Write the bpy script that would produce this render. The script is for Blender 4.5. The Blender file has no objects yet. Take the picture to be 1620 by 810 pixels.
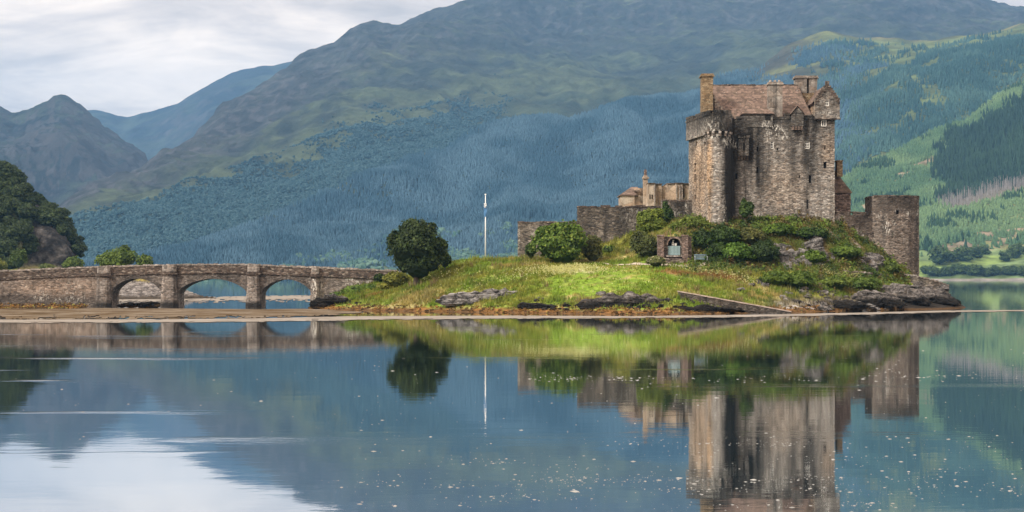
import bpy, math, random
import numpy as np

# ------------------------------------------------------------------ camera, sky, sun, exposure
SC = bpy.context.scene
COL = SC.collection
F, HZ, CH = 2430.0, 437.0, 3.67            # focal length in photo pixels, horizon row, eye height
R = math.radians
cam_d = bpy.data.cameras.new('camera')
cam = bpy.data.objects.new('camera', cam_d); COL.objects.link(cam)
cam.location = (0, 0, CH); cam.rotation_euler = (R(90), 0, 0)
cam_d.sensor_width = 36; cam_d.lens = F/1620*36; cam_d.shift_y = (HZ-405)/1620
cam_d.clip_start = 0.5; cam_d.clip_end = 40000
SC.camera = cam
SUN_EL, SUN_AZ = 38.0, -129.0               # azimuth from +Y, clockwise positive (left and behind the camera)
sd = bpy.data.lights.new('sun', 'SUN'); sun = bpy.data.objects.new('sun', sd); COL.objects.link(sun)
sd.energy = 4.2; sd.angle = R(10); sd.color = (1.0, 0.93, 0.82)
sun.rotation_euler = (R(90-SUN_EL), 0, R(180-SUN_AZ))
SC.view_settings.view_transform = 'Standard'; SC.view_settings.look = 'None'
SC.view_settings.exposure = 0.22; SC.view_settings.gamma = 1.0; SC.view_settings.use_curve_mapping = False
SC.cycles.use_denoising = True
SC.cycles.max_bounces = 6; SC.cycles.diffuse_bounces = 2; SC.cycles.glossy_bounces = 3
SC.cycles.transmission_bounces = 3; SC.cycles.volume_bounces = 0; SC.cycles.transparent_max_bounces = 8
SC.cycles.caustics_reflective = False; SC.cycles.caustics_refractive = False
SC.cycles.sample_clamp_indirect = 4.0

W = bpy.data.worlds.new('World'); SC.world = W; W.use_nodes = True
class NT:
    """tiny helper for node trees"""
    def __init__(s, tree): s.t = tree; s.n = tree.nodes; s.l = tree.links
    def node(s, typ, ins=None, **kw):
        nd = s.n.new(typ)
        for k, v in kw.items(): setattr(nd, k, v)
        for k, v in (ins or {}).items():
            if hasattr(v, 'is_linked'): s.l.new(v, nd.inputs[k])
            else: nd.inputs[k].default_value = v
        return nd
    def math(s, op, a, b=0.0, clamp=False):
        return s.node('ShaderNodeMath', {0: a, 1: b}, operation=op, use_clamp=clamp).outputs[0]
    def mix(s, fac, a, b, mode='MIX'):
        nd = s.node('ShaderNodeMix', data_type='RGBA', blend_type=mode)
        for k, v in ((0, fac), (6, a), (7, b)):
            if hasattr(v, 'is_linked'): s.l.new(v, nd.inputs[k])
            else: nd.inputs[k].default_value = v if k == 0 or len(v) == 4 else (*v, 1)
        return nd.outputs[2]
    def ramp(s, fac, stops, interp='LINEAR'):
        nd = s.node('ShaderNodeValToRGB', {0: fac}); cr = nd.color_ramp; cr.interpolation = interp
        while len(cr.elements) < len(stops): cr.elements.new(0.5)
        for e, (p, c) in zip(cr.elements, stops):
            e.position = p; e.color = (c, c, c, 1) if not hasattr(c, '__len__') else (*c, 1)
        return nd.outputs[0]
    def mapped(s, vec, scale, loc=(0, 0, 0)):
        return s.node('ShaderNodeMapping', {0: vec, 1: loc, 3: scale}).outputs[0]
    def noise(s, vec, scale=1.0, detail=4, rough=0.55, dist=0.0):
        return s.node('ShaderNodeTexNoise', {'Vector': vec, 'Scale': scale, 'Detail': detail, 'Roughness': rough, 'Distortion': dist}).outputs[0]

def build_world():
    t = NT(W.node_tree); t.n.clear()
    sky = t.node('ShaderNodeTexSky', sky_type='NISHITA', sun_disc=False, sun_elevation=R(SUN_EL), sun_rotation=R(SUN_AZ))
    d = t.node('ShaderNodeTexCoord').outputs['Generated']
    sep = t.node('ShaderNodeSeparateXYZ', {0: d})
    z = t.math('MAXIMUM', sep.outputs[2], 0.0)
    # clouds on a flat layer: bands of altostratus, seen edge-on near the horizon
    inv = t.math('DIVIDE', 1.0, t.math('ADD', z, 0.16))
    vec = t.node('ShaderNodeCombineXYZ', {0: t.math('MULTIPLY', sep.outputs[0], inv), 1: t.math('MULTIPLY', sep.outputs[1], inv), 2: 0.0}).outputs[0]
    n1 = t.noise(t.mapped(vec, (1.1, 1.3, 1), (3.4, 1.7, 0)), 1.0, 7, 0.55, 0.8)
    n2 = t.noise(t.mapped(vec, (3.2, 3.6, 1), (7.7, 2.2, 0)), 1.0, 7, 0.62, 0.6)
    n = t.math('ADD', t.math('MULTIPLY', n1, 0.7), t.math('MULTIPLY', n2, 0.3))
    shade = t.ramp(n, [(0.38, (0.48, 0.485, 0.505)), (0.47, (0.70, 0.70, 0.715)), (0.55, (0.94, 0.935, 0.92)), (0.62, (1.1, 1.09, 1.06))])
    # an overcast dome is brighter overhead than at the horizon
    up = t.math('ADD', SKY_H, t.math('MULTIPLY', t.math('POWER', z, 0.8), SKY_Z))
    cl = t.mix(1.0, shade, t.node('ShaderNodeCombineColor', {0: up, 1: up, 2: up}).outputs[0], 'MULTIPLY')
    cl = t.mix(1.0, cl, (12.9, 10.6, 8.6), 'MULTIPLY')
    c = t.mix(0.93, sky.outputs[0], cl)
    bg = t.node('ShaderNodeBackground', {0: c, 1: 0.1})
    t.l.new(bg.outputs[0], t.node('ShaderNodeOutputWorld').inputs[0])
SKY_H, SKY_Z = 0.84, 1.35
build_world()

# ------------------------------------------------------------------ helpers
def at(px, py, Y):                          # the point at depth Y seen at a photo pixel
    return np.array(((px-810)/F*Y, Y, CH-(py-HZ)/F*Y))
def xat(px, Y): return (px-810)/F*Y
def zat(py, Y): return CH-(py-HZ)/F*Y
def ywat(py): return CH*F/(py-HZ)           # depth of the water surface seen at a row
def sm(a, b, x): t = np.clip((np.asarray(x, float)-a)/(b-a), 0, 1); return t*t*(3-2*t)

_pt = np.random.RandomState(5).permutation(256); _pt = np.concatenate([_pt, _pt])
_g2 = np.random.RandomState(6).randn(256, 2); _g2 /= np.linalg.norm(_g2, axis=1)[:, None]
def perlin(x, y):
    x = np.asarray(x, float); y = np.asarray(y, float)
    xi = np.floor(x).astype(int); yi = np.floor(y).astype(int); xf = x-xi; yf = y-yi
    u = xf*xf*xf*(xf*(xf*6-15)+10); v = yf*yf*yf*(yf*(yf*6-15)+10)
    def g(ix, iy, dx, dy):
        h = _pt[(_pt[ix & 255]+iy) & 255]; gr = _g2[h]; return gr[..., 0]*dx+gr[..., 1]*dy
    a = g(xi, yi, xf, yf); b = g(xi+1, yi, xf-1, yf); c = g(xi, yi+1, xf, yf-1); d = g(xi+1, yi+1, xf-1, yf-1)
    return 1.5*((a+(b-a)*u)*(1-v)+(c+(d-c)*u)*v)
def fbm(x, y, o=5, gain=0.5, lac=2.03):
    s = 0; a = 1.0; f = 1.0; tot = 0
    for i in range(o):
        s = s+a*perlin(x*f+17.3*i, y*f-9.1*i); tot += a; a *= gain; f *= lac
    return s/tot
def ridged(x, y, o=5, gain=0.5, lac=2.07):
    s = 0; a = 1.0; f = 1.0; tot = 0
    for i in range(o):
        s = s+a*(1-2*np.abs(perlin(x*f+31.7*i, y*f+4.3*i))); tot += a; a *= gain; f *= lac
    return s/tot

def mesh_np(name, V, Fc, mat, parent=None, col=None, smooth=False, loc=None):
    """numpy mesh; faces all of one size (n,k); col per vertex (n,3)"""
    V = np.asarray(V, np.float32)
    if loc is not None: V = V-np.asarray(loc, np.float32)
    Fc = np.asarray(Fc, np.int32); k = Fc.shape[1]; m = bpy.data.meshes.new(name)
    m.vertices.add(len(V)); m.vertices.foreach_set('co', V.ravel())
    m.loops.add(Fc.size); m.loops.foreach_set('vertex_index', Fc.ravel())
    m.polygons.add(len(Fc)); m.polygons.foreach_set('loop_start', np.arange(0, Fc.size, k, dtype=np.int32))
    m.polygons.foreach_set('use_smooth', np.full(len(Fc), smooth))
    m.update(calc_edges=True)
    if col is not None:
        a = m.color_attributes.new('Col', 'FLOAT_COLOR', 'POINT')
        a.data.foreach_set('color', np.concatenate([np.asarray(col, np.float32), np.ones((len(V), 1), np.float32)], 1).ravel())
    m.materials.append(mat)
    o = bpy.data.objects.new(name, m); COL.objects.link(o)
    if parent is not None: o.parent = parent
    if loc is not None and parent is None: o.location = loc
    return o

class MB:
    """collects polygons in world coordinates; build() links them as one mesh object"""
    def __init__(s): s.v = []; s.f = []
    def poly(s, pts):
        i = len(s.v); s.v += [tuple(map(float, p)) for p in pts]; s.f.append(tuple(range(i, i+len(pts)))); return s
    def quad(s, a, b, c, d): return s.poly((a, b, c, d))
    def box(s, x0, x1, y0, y1, z0, z1):
        return s.prism([(x0, y0), (x1, y0), (x1, y1), (x0, y1)], z0, z1)
    def prism(s, plan, z0, z1, top=None):
        """plan counter-clockwise; z1 may be a list; top = plan of the upper ring"""
        n = len(plan); top = top or plan
        za = z0 if hasattr(z0, '__len__') else [z0]*n; zb = z1 if hasattr(z1, '__len__') else [z1]*n
        i = len(s.v)
        s.v += [(float(p[0]), float(p[1]), float(z)) for p, z in zip(plan, za)]+[(float(p[0]), float(p[1]), float(z)) for p, z in zip(top, zb)]
        s.f.append(tuple(i+k for k in reversed(range(n)))); s.f.append(tuple(i+n+k for k in range(n)))
        for k in range(n): j = (k+1) % n; s.f.append((i+k, i+j, i+n+j, i+n+k))
        return s
    def tube(s, pts, rad, n=8):
        pts = [np.array(p, float) for p in pts]; rings = []
        for k, p in enumerate(pts):
            d = pts[min(k+1, len(pts)-1)]-pts[max(k-1, 0)]; d /= np.linalg.norm(d)+1e-9
            a = np.cross(d, (0.31, 0.9, 0.2) if abs(d[1]) < .9 else (1, 0, 0)); a /= np.linalg.norm(a); b = np.cross(d, a)
            r = rad[k] if hasattr(rad, '__len__') else rad
            i = len(s.v); s.v += [tuple(p+r*(math.cos(q)*a+math.sin(q)*b)) for q in np.linspace(0, 2*math.pi, n, endpoint=False)]; rings.append(i)
        for i, j in zip(rings, rings[1:]):
            for k in range(n): l = (k+1) % n; s.f.append((i+k, i+l, j+l, j+k))
        s.f.append(tuple(rings[0]+k for k in reversed(range(n)))); s.f.append(tuple(rings[-1]+k for k in range(n)))
        return s
    def build(s, name, mat, parent=None, loc=None, smooth=False, jit=0.0, bevel=0.0, colfn=None):
        V = np.array(s.v, float)
        if jit:
            q = np.round(V, 3); h = lambda k: (np.sin(q@np.array([12.9898, 78.233, 37.719])+k*1.7)*43758.5453) % 1.0-0.5
            V = V+2*jit*np.stack([h(1), h(2), h(3)*0.7], 1)
        base = loc if loc is not None else (tuple(parent['_w']) if parent is not None and '_w' in parent else None)
        W_ = V
        if base is not None: V = V-np.array(base)
        m = bpy.data.meshes.new(name); m.from_pydata([tuple(p) for p in V], [], s.f); m.update()
        if colfn is not None:
            c = colfn(W_); a = m.color_attributes.new('Col', 'FLOAT_COLOR', 'POINT')
            a.data.foreach_set('color', np.concatenate([c, np.ones((len(V), 1))], 1).astype(np.float32).ravel())
        if smooth: m.polygons.foreach_set('use_smooth', [True]*len(m.polygons))
        m.materials.append(mat)
        o = bpy.data.objects.new(name, m); COL.objects.link(o)
        if parent is not None: o.parent = parent
        elif loc is not None: o.location = loc
        return o

def tag(o, label=None, cat=None, group=None, kind=None):
    if label: o['label'] = label
    if cat: o['category'] = cat
    if group: o['group'] = group
    if kind: o['kind'] = kind
    return o
def thing(name, loc, label, cat, group=None):
    o = bpy.data.objects.new(name, None); COL.objects.link(o); o.location = loc; o.empty_display_size = 0.5
    o['_w'] = tuple(float(a) for a in loc)
    return tag(o, label, cat, group)
def dup(root, loc, rotz=0.0, scale=(1, 1, 1), label=None):
    r = root.copy(); COL.objects.link(r); r.location = loc; r.rotation_euler = (0, 0, rotz); r.scale = scale
    if label: r['label'] = label
    for ch in list(root.children):
        c = ch.copy(); COL.objects.link(c); c.parent = r
        for g in list(ch.children):
            e = g.copy(); COL.objects.link(e); e.parent = c
    return r

# ------------------------------------------------------------------ materials
def new_mat(name):
    m = bpy.data.materials.new(name); m.use_nodes = True; t = NT(m.node_tree); t.n.clear(); return m, t
def finish(t, color, rough=0.9, bump=None, bstr=0.3, bdist=0.1, spec=0.25, extra=None):
    ins = {'Base Color': color, 'Roughness': rough, 'Specular IOR Level': spec}
    if extra: ins.update(extra)
    if bump is not None:
        ins['Normal'] = t.node('ShaderNodeBump', {'Height': bump, 'Strength': bstr, 'Distance': bdist}).outputs[0]
    p = t.node('ShaderNodeBsdfPrincipled')
    for k, v in ins.items():
        if hasattr(v, 'is_linked'): t.l.new(v, p.inputs[k])
        else: p.inputs[k].default_value = (*v, 1) if hasattr(v, '__len__') and len(v) == 3 else v
    t.l.new(p.outputs[0], t.node('ShaderNodeOutputMaterial').inputs[0])
    return p
def vcol(t): return t.node('ShaderNodeVertexColor', layer_name='Col').outputs[0]
def pos(t): return t.node('ShaderNodeNewGeometry').outputs['Position']

def mat_plain(name, c, rough=0.7, var=0.12, scale=3.0, metal=0.0):
    m, t = new_mat(name); n = t.noise(pos(t), scale, 5, 0.6)
    c2 = t.mix(n, tuple(x*(1-2*var) for x in c), tuple(x*(1+2*var) for x in c))
    finish(t, c2, rough, n, 0.2, 0.02, extra={'Metallic': metal}); return m

def mat_stone(name, base, dark, light, stain=0.5, lime=0.5, use_col=False, cell=(2.9, 2.9, 6.6), warm=None):
    """rubble masonry: irregular coursed stones, mortar, vertical weather streaks and patches of lime"""
    m, t = new_mat(name); p = pos(t)
    wob = t.node('ShaderNodeTexNoise', {'Vector': p, 'Scale': 1.3, 'Detail': 2.0}).outputs['Color']
    pw = t.node('ShaderNodeVectorMath', {0: p, 1: t.node('ShaderNodeVectorMath', {0: wob, 3: 0.13}, operation='SCALE').outputs[0]}, operation='ADD').outputs[0]
    pm = t.mapped(pw, cell)
    vo = t.node('ShaderNodeTexVoronoi', {'Vector': pm, 'Scale': 1.0, 'Randomness': 0.9})
    ve = t.node('ShaderNodeTexVoronoi', {'Vector': pm, 'Scale': 1.0, 'Randomness': 0.9}, feature='DISTANCE_TO_EDGE')
    rnd = t.node('ShaderNodeSeparateColor', {0: vo.outputs['Color']})
    c = t.ramp(rnd.outputs[0], [(0.0, dark), (0.3, tuple(0.5*(a+b) for a, b in zip(base, dark))), (0.6, base), (0.88, tuple(0.55*a+0.45*b for a, b in zip(base, light))), (1.0, light)])
    warmc = warm or (base[0]*1.18, base[1]*0.97, base[2]*0.8)
    c = t.mix(t.math('MULTIPLY', t.ramp(rnd.outputs[1], [(0.6, 0.0), (0.95, 1.0)]), 0.38), c, warmc)
    fine = t.noise(p, 5.0, 6, 0.7)
    c = t.mix(0.75, c, t.ramp(fine, [(0.25, 0.35), (0.5, 1.0), (0.75, 1.5)]), 'MULTIPLY')
    big = t.noise(t.mapped(p, (0.35, 0.35, 0.3)), 1.0, 3, 0.5)
    c = t.mix(0.7, c, t.ramp(big, [(0.3, 0.55), (0.55, 1.0), (0.7, 1.3)]), 'MULTIPLY')
    mort = t.ramp(ve.outputs['Distance'], [(0.0, 1.0), (0.09, 0.0)])
    c = t.mix(t.math('MULTIPLY', mort, 0.45), c, (dark[0]*0.7, dark[1]*0.7, dark[2]*0.7))
    st = t.noise(t.mapped(p, (1.1, 1.1, 0.09)), 1.0, 5, 0.65)
    stm = t.math('MULTIPLY', t.ramp(st, [(0.5, 0.0), (0.66, 1.0)]), stain)
    c = t.mix(stm, c, (0.03, 0.028, 0.025))
    lm = t.noise(t.mapped(p, (1.6, 1.6, 0.7), (5, 3, 1)), 1.0, 6, 0.75)
    lmm = t.math('MULTIPLY', t.ramp(lm, [(0.66, 0.0), (0.72, 1.0)]), lime)
    c = t.mix(lmm, c, (0.62, 0.6, 0.55))
    if use_col:
        # Col: R = black algae streaks, G = white lime run-off, B = ochre tint, strongest on left-facing walls (R and G are weathering of the wall itself)
        s = t.node('ShaderNodeSeparateColor', {0: vcol(t)})
        br = t.ramp(t.noise(t.mapped(p, (3.0, 3.0, 1.1), (1, 8, 2)), 1.0, 5, 0.75), [(0.25, 0.7), (0.45, 1.25)])
        ochre = t.mix(1.0, c, (1.32, 1.02, 0.74), 'MULTIPLY')
        c = t.mix(s.outputs[2], c, ochre)
        c = t.mix(t.math('MULTIPLY', t.math('MULTIPLY', s.outputs[0], br, True), 0.97), c, (0.018, 0.017, 0.016))
        wn = t.ramp(t.noise(t.mapped(p, (5.0, 5.0, 2.2), (2, 8, 2)), 1.0, 4, 0.7), [(0.52, 0.0), (0.6, 1.0)])
        c = t.mix(t.math('MULTIPLY', s.outputs[1], wn, True), c, (0.68, 0.66, 0.61))
    h = t.math('ADD', t.math('MULTIPLY', t.math('MINIMUM', ve.outputs['Distance'], 0.25), 2.2), t.math('MULTIPLY', fine, 0.9))
    finish(t, c, 0.95, h, 0.8, 0.09, 0.15); return m

def mat_roof(name, a, b, moss):
    m, t = new_mat(name); p = pos(t)
    sl = t.mapped(p, (3.2, 3.2, 4.4))
    vo = t.node('ShaderNodeTexVoronoi', {'Vector': sl, 'Scale': 1.0, 'Randomness': 0.75})
    r = t.node('ShaderNodeSeparateColor', {0: vo.outputs['Color']})
    c = t.ramp(r.outputs[0], [(0, a), (0.5, tuple((x+y)/2 for x, y in zip(a, b))), (1, b)])
    course = t.math('FRACT', t.math('MULTIPLY', t.node('ShaderNodeSeparateXYZ', {0: p}).outputs[2], 2.6))
    c = t.mix(t.ramp(course, [(0.0, 0.6), (0.22, 0.0)]), c, tuple(x*0.3 for x in a))
    n = t.noise(p, 1.1, 6, 0.7)
    c = t.mix(t.ramp(n, [(0.5, 0.0), (0.68, 0.75)]), c, moss)
    n2 = t.noise(p, 4.0, 4, 0.6)
    c = t.mix(t.ramp(n2, [(0.66, 0.0), (0.72, 0.8)]), c, (0.5, 0.47, 0.43))
    finish(t, c, 0.85, t.math('ADD', course, n2), 0.5, 0.06, 0.2); return m

def mat_vcol(name, nscale=0.5, amt=0.5, rough=0.95, bstr=0.0, bdist=0.5, detail=6, spec=0.1, trans=0.0):
    m, t = new_mat(name); p = pos(t); n = t.noise(p, nscale, detail, 0.65)
    c = t.mix(amt, vcol(t), t.ramp(n, [(0.36, 0.35), (0.5, 1.0), (0.64, 1.75)]), 'MULTIPLY')
    finish(t, c, rough, n if bstr else None, bstr, bdist, spec); return m

def mat_leaf(name, rough=0.6, trans=0.25):
    m, t = new_mat(name); c = vcol(t)
    p = t.node('ShaderNodeBsdfPrincipled', {'Base Color': c, 'Roughness': rough, 'Specular IOR Level': 0.25})
    tr = t.node('ShaderNodeBsdfTranslucent', {'Color': t.mix(1.0, c, (1.2, 1.3, 0.6), 'MULTIPLY')})
    mx = t.node('ShaderNodeMixShader', {0: trans, 1: p.outputs[0], 2: tr.outputs[0]})
    t.l.new(mx.outputs[0], t.node('ShaderNodeOutputMaterial').inputs[0]); return m

def mat_rock(name, a, b, lichen=0.5, wet=True):
    m, t = new_mat(name); p = pos(t)
    lay = t.noise(t.mapped(p, (0.5, 0.5, 2.4)), 1.0, 7, 0.7, 0.4)
    c = t.ramp(lay, [(0.3, tuple(x*0.3 for x in a)), (0.45, a), (0.6, b), (0.75, tuple(x*1.3 for x in b))])
    n = t.noise(p, 1.7, 7, 0.72)
    c = t.mix(t.math('MULTIPLY', t.ramp(n, [(0.5, 0.0), (0.6, 1.0)]), lichen), c, (0.40, 0.375, 0.36))
    n3 = t.noise(p, 0.9, 5, 0.7)
    c = t.mix(t.math('MULTIPLY', t.ramp(n3, [(0.56, 0.0), (0.68, 1.0)]), 0.5), c, (0.16, 0.11, 0.06))
    if wet:                                   # black intertidal algae and brown wrack below the high-water mark
        z = t.math('DIVIDE', t.math('ADD', t.node('ShaderNodeSeparateXYZ', {0: p}).outputs[2], t.math('MULTIPLY', t.math('SUBTRACT', n3, 0.5), 1.6)), 3.0)
        c = t.mix(t.ramp(z, [(0.36, 1.0), (0.52, 0.0)]), c, (0.016, 0.014, 0.012))
        c = t.mix(t.math('MULTIPLY', t.ramp(z, [(0.04, 1.0), (0.13, 0.0)]), t.ramp(n, [(0.4, 0.2), (0.6, 1.0)])), c, (0.13, 0.07, 0.018))
    pw = t.node('ShaderNodeVectorMath', {0: p, 1: t.node('ShaderNodeVectorMath', {0: t.node('ShaderNodeTexNoise', {'Vector': p, 'Scale': 0.7, 'Detail': 5.0, 'Roughness': 0.65}).outputs['Color'], 3: 2.2}, operation='SCALE').outputs[0]}, operation='ADD').outputs[0]
    cr = t.node('ShaderNodeTexVoronoi', {'Vector': t.mapped(pw, (0.42, 0.42, 0.95)), 'Scale': 1.0, 'Randomness': 1.0}, feature='DISTANCE_TO_EDGE').outputs['Distance']
    c = t.mix(t.ramp(cr, [(0.0, 0.85), (0.05, 0.0)]), c, (0.018, 0.016, 0.014))
    h = t.math('ADD', t.math('ADD', lay, t.math('MULTIPLY', n, 0.8)), t.math('MULTIPLY', t.math('MINIMUM', cr, 0.15), 4.0))
    finish(t, c, 0.85, h, 1.0, 0.5, 0.2); return m

M = dict(
    keep=mat_stone('keep_stone', (0.305, 0.28, 0.254), (0.115, 0.104, 0.095), (0.49, 0.46, 0.425), 0.7, 0.30, True),
    wall=mat_stone('curtain_stone', (0.17, 0.15, 0.128), (0.06, 0.054, 0.05), (0.33, 0.29, 0.25), 0.6, 0.45, True),
    bastion=mat_stone('bastion_stone', (0.215, 0.18, 0.155), (0.075, 0.065, 0.058), (0.36, 0.31, 0.27), 0.35, 0.25, True),
    bridge=mat_stone('bridge_stone', (0.27, 0.232, 0.208), (0.11, 0.095, 0.085), (0.44, 0.39, 0.355), 0.45, 0.45, True),
    parapet=mat_stone('parapet_stone', (0.13, 0.10, 0.085), (0.05, 0.043, 0.038), (0.3, 0.26, 0.22), 0.5, 0.35),
    pale=mat_stone('pale_stone', (0.32, 0.285, 0.26), (0.17, 0.15, 0.135), (0.46, 0.42, 0.39), 0.2, 0.35),
    harl=mat_stone('harled_wall', (0.42, 0.35, 0.28), (0.3, 0.24, 0.19), (0.5, 0.44, 0.37), 0.5, 0.2, cell=(0.8, 0.8, 0.9)),
    chimney=mat_stone('chimney_stone', (0.25, 0.19, 0.16), (0.14, 0.105, 0.09), (0.35, 0.29, 0.25), 0.35, 0.1),
    stack=mat_stone('stack_stone', (0.27, 0.24, 0.215), (0.17, 0.15, 0.135), (0.36, 0.33, 0.3), 0.75, 0.1, cell=(1.2, 1.2, 1.6)),
    whiterock=mat_rock('white_lichen_rock', (0.17, 0.16, 0.16), (0.44, 0.42, 0.41), 0.75, False),
    slipwall=mat_stone('slip_stone', (0.10, 0.085, 0.075), (0.04, 0.035, 0.03), (0.19, 0.17, 0.15), 0.7, 0.25),
    ochre=mat_stone('ochre_stone', (0.27, 0.20, 0.125), (0.13, 0.095, 0.06), (0.37, 0.3, 0.2), 0.35, 0.15),
    red=mat_stone('red_stone', (0.19, 0.145, 0.125), (0.08, 0.06, 0.052), (0.38, 0.28, 0.25), 0.3, 0.35),
    roof=mat_roof('stone_slate', (0.08, 0.058, 0.048), (0.205, 0.145, 0.12), (0.08, 0.065, 0.045)),
    lime=mat_plain('white_paint', (0.72, 0.70, 0.66), 0.6),
    glass=mat_plain('dark_glass', (0.02, 0.022, 0.026), 0.15, 0.05),
    void=mat_plain('dark_opening', (0.012, 0.011, 0.01), 0.9, 0.05),
    leaf=mat_leaf('leaves'), bark=mat_plain('bark', (0.07, 0.055, 0.045), 0.95, 0.3, 6.0),
    palebark=mat_plain('pale_bark', (0.42, 0.40, 0.36), 0.9, 0.2, 5.0),
    rock=mat_rock('shore_rock', (0.085, 0.077, 0.072), (0.20, 0.18, 0.17), 0.45),
    palerock=mat_rock('lichen_rock', (0.10, 0.093, 0.09), (0.27, 0.255, 0.25), 0.5, False),
    cliffrock=mat_rock('cliff_rock', (0.10, 0.085, 0.085), (0.2, 0.175, 0.17), 0.3, False),
    metal=mat_plain('pole_paint', (0.8, 0.8, 0.8), 0.35, 0.03), steel=mat_plain('grey_blue_paint', (0.13, 0.19, 0.24), 0.6),
    slat=mat_plain('teal_slats', (0.24, 0.34, 0.36), 0.6, 0.15, 9), palesteel=mat_plain('pale_grey_paint', (0.3, 0.33, 0.34), 0.5),
    flagb=mat_plain('blue_cloth', (0.10, 0.24, 0.46), 0.8), flagw=mat_plain('white_cloth', (0.75, 0.77, 0.8), 0.8),
    path=mat_plain('gravel', (0.42, 0.37, 0.31), 0.95, 0.2, 8), slip=mat_plain('slip_deck', (0.36, 0.29, 0.25), 0.95, 0.3, 3),
)

# ------------------------------------------------------------------ hills: real terrain, each range at its own distance
def poly_interp(line, px):
    a = np.array(line, float); return np.interp(px, a[:, 0], a[:, 1]), np.interp(px, a[:, 0], a[:, 2])
def terrain(name, lines, rows, px0, px1, ncol, noise, colour, mat, back, smooth_rows=5):
    """lines: control contours [(px,py,Y)..] from the foot of the hill to its crest, seen as in a survey from the shore;
    the ground is lofted over them, roughened with ridged noise and carried on down the far side"""
    px = np.linspace(px0, px1, ncol); Ys = []; Zs = []
    for ln in lines:
        y, Y = poly_interp(ln, px); Ys.append(Y); Zs.append(zat(y, Y))
    for dY, k in back:
        Ys.append(Ys[len(lines)-1]+dY); Zs.append(np.where(Zs[len(lines)-1] > 0, Zs[len(lines)-1]*k, Zs[len(lines)-1])-(1-k)*10)
    rows = list(rows)+[14]*len(back); YY = []; ZZ = []; TT = []
    for i in range(len(Ys)-1):
        n = rows[i]
        for j in range(n):
            f = j/n; YY.append(Ys[i]+(Ys[i+1]-Ys[i])*f); ZZ.append(Zs[i]+(Zs[i+1]-Zs[i])*f); TT.append(i+f)
    YY.append(Ys[-1]); ZZ.append(Zs[-1]); TT.append(len(Ys)-1.0)
    Y = np.array(YY); Z = np.array(ZZ); T = np.array(TT)[:, None]+0*Y
    for _ in range(smooth_rows):
        Z[1:-1] = 0.25*Z[:-2]+0.5*Z[1:-1]+0.25*Z[2:]
    X = (px[None, :]-810)/F*Y
    Z = Z+noise(X, Y, Z, T)
    dzr = np.gradient(Z, axis=0)/(np.gradient(Y, axis=0)+1e-6); dzc = np.gradient(Z, axis=1)/(np.gradient(X, axis=1)+1e-6)
    slope = np.sqrt(dzr**2+dzc**2)
    PX = px[None, :]+0*Y; PY = HZ-(Z-CH)/Y*F
    C = colour(X, Y, Z, T, slope, PX, PY)
    nr, nc = Y.shape; idx = np.arange(nr*nc).reshape(nr, nc)
    Fc = np.stack([idx[:-1, :-1], idx[:-1, 1:], idx[1:, 1:], idx[1:, :-1]], -1).reshape(-1, 4)
    V = np.stack([X, Y, Z], -1).reshape(-1, 3)
    o = mesh_np(name, V, Fc, mat, col=C.reshape(-1, 3), smooth=True); tag(o, kind='structure')
    return dict(X=X, Y=Y, Z=Z, T=T, slope=slope, PX=PX, PY=PY, o=o)

def lerp3(a, b, m): return np.asarray(a)+(np.asarray(b)-np.asarray(a))*np.asarray(m)[..., None]

GRASS_HI = (0.060, 0.078, 0.042); HEATH = (0.024, 0.032, 0.028); SCREE = (0.068, 0.07, 0.078); FORFLOOR = (0.03, 0.045, 0.028)
BRACKEN = (0.07, 0.105, 0.035); TAN = (0.22, 0.17, 0.125); PLANT = (0.12, 0.175, 0.075)
hillmat = mat_vcol('hill_ground', 0.016, 0.6, bstr=1.0, bdist=30, detail=10)
farmat = mat_vcol('far_hill_ground', 0.007, 0.5, bstr=0.9, bdist=30, detail=9)

# --- the big massif -------------------------------------------------------
ridgeC = [(-400, 436, 2300), (-150, 433, 2350), (0, 412, 2450), (60, 385, 2550), (110, 340, 2700), (150, 312, 2850), (200, 286, 3000), (260, 252, 3200),
          (300, 224, 3350), (330, 202, 3450), (370, 172, 3600), (400, 150, 3700), (440, 121, 3850), (460, 110, 3950), (490, 90, 4050), (530, 74, 4150),
          (570, 49, 4250), (600, 47, 4330), (640, 39, 4430), (700, 20, 4600), (745, 0, 4700), (850, -38, 4850), (1000, -55, 5000), (1150, -45, 5000),
          (1300, -30, 5000), (1400, -22, 4950), (1545, 0, 4900), (1560, 12, 4900), (1580, 19, 4900), (1620, 22, 4900), (1750, 50, 4800), (2100, 110, 4600)]
upC = [(-400, 436.5, 2200), (0, 420, 2330), (110, 365, 2450), (200, 320, 2600), (300, 270, 2850), (400, 215, 3150), (460, 180, 3350), (530, 140, 3600), (600, 105, 3750),
       (700, 80, 3950), (800, 75, 4200), (900, 60, 4400), (1000, 55, 4450), (1100, 62, 4450), (1250, 40, 4450), (1400, 30, 4400), (1560, 40, 4300), (1700, 75, 4200), (2100, 140, 4100)]
midC = [(-400, 437, 2050), (0, 428, 2150), (200, 355, 2300), (300, 318, 2400), (400, 275, 2600), (500, 240, 2800), (600, 215, 3000), (700, 200, 3150),
        (800, 175, 3350), (900, 160, 3500), (1000, 150, 3600), (1100, 140, 3650), (1300, 120, 3600), (1700, 150, 3500), (2100, 220, 3400)]
footC = [(p, 437+6.5*F/Y, Y) for p, Y in ((-400, 1850), (100, 1850), (600, 1900), (1200, 2100), (2100, 2300))]
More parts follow.
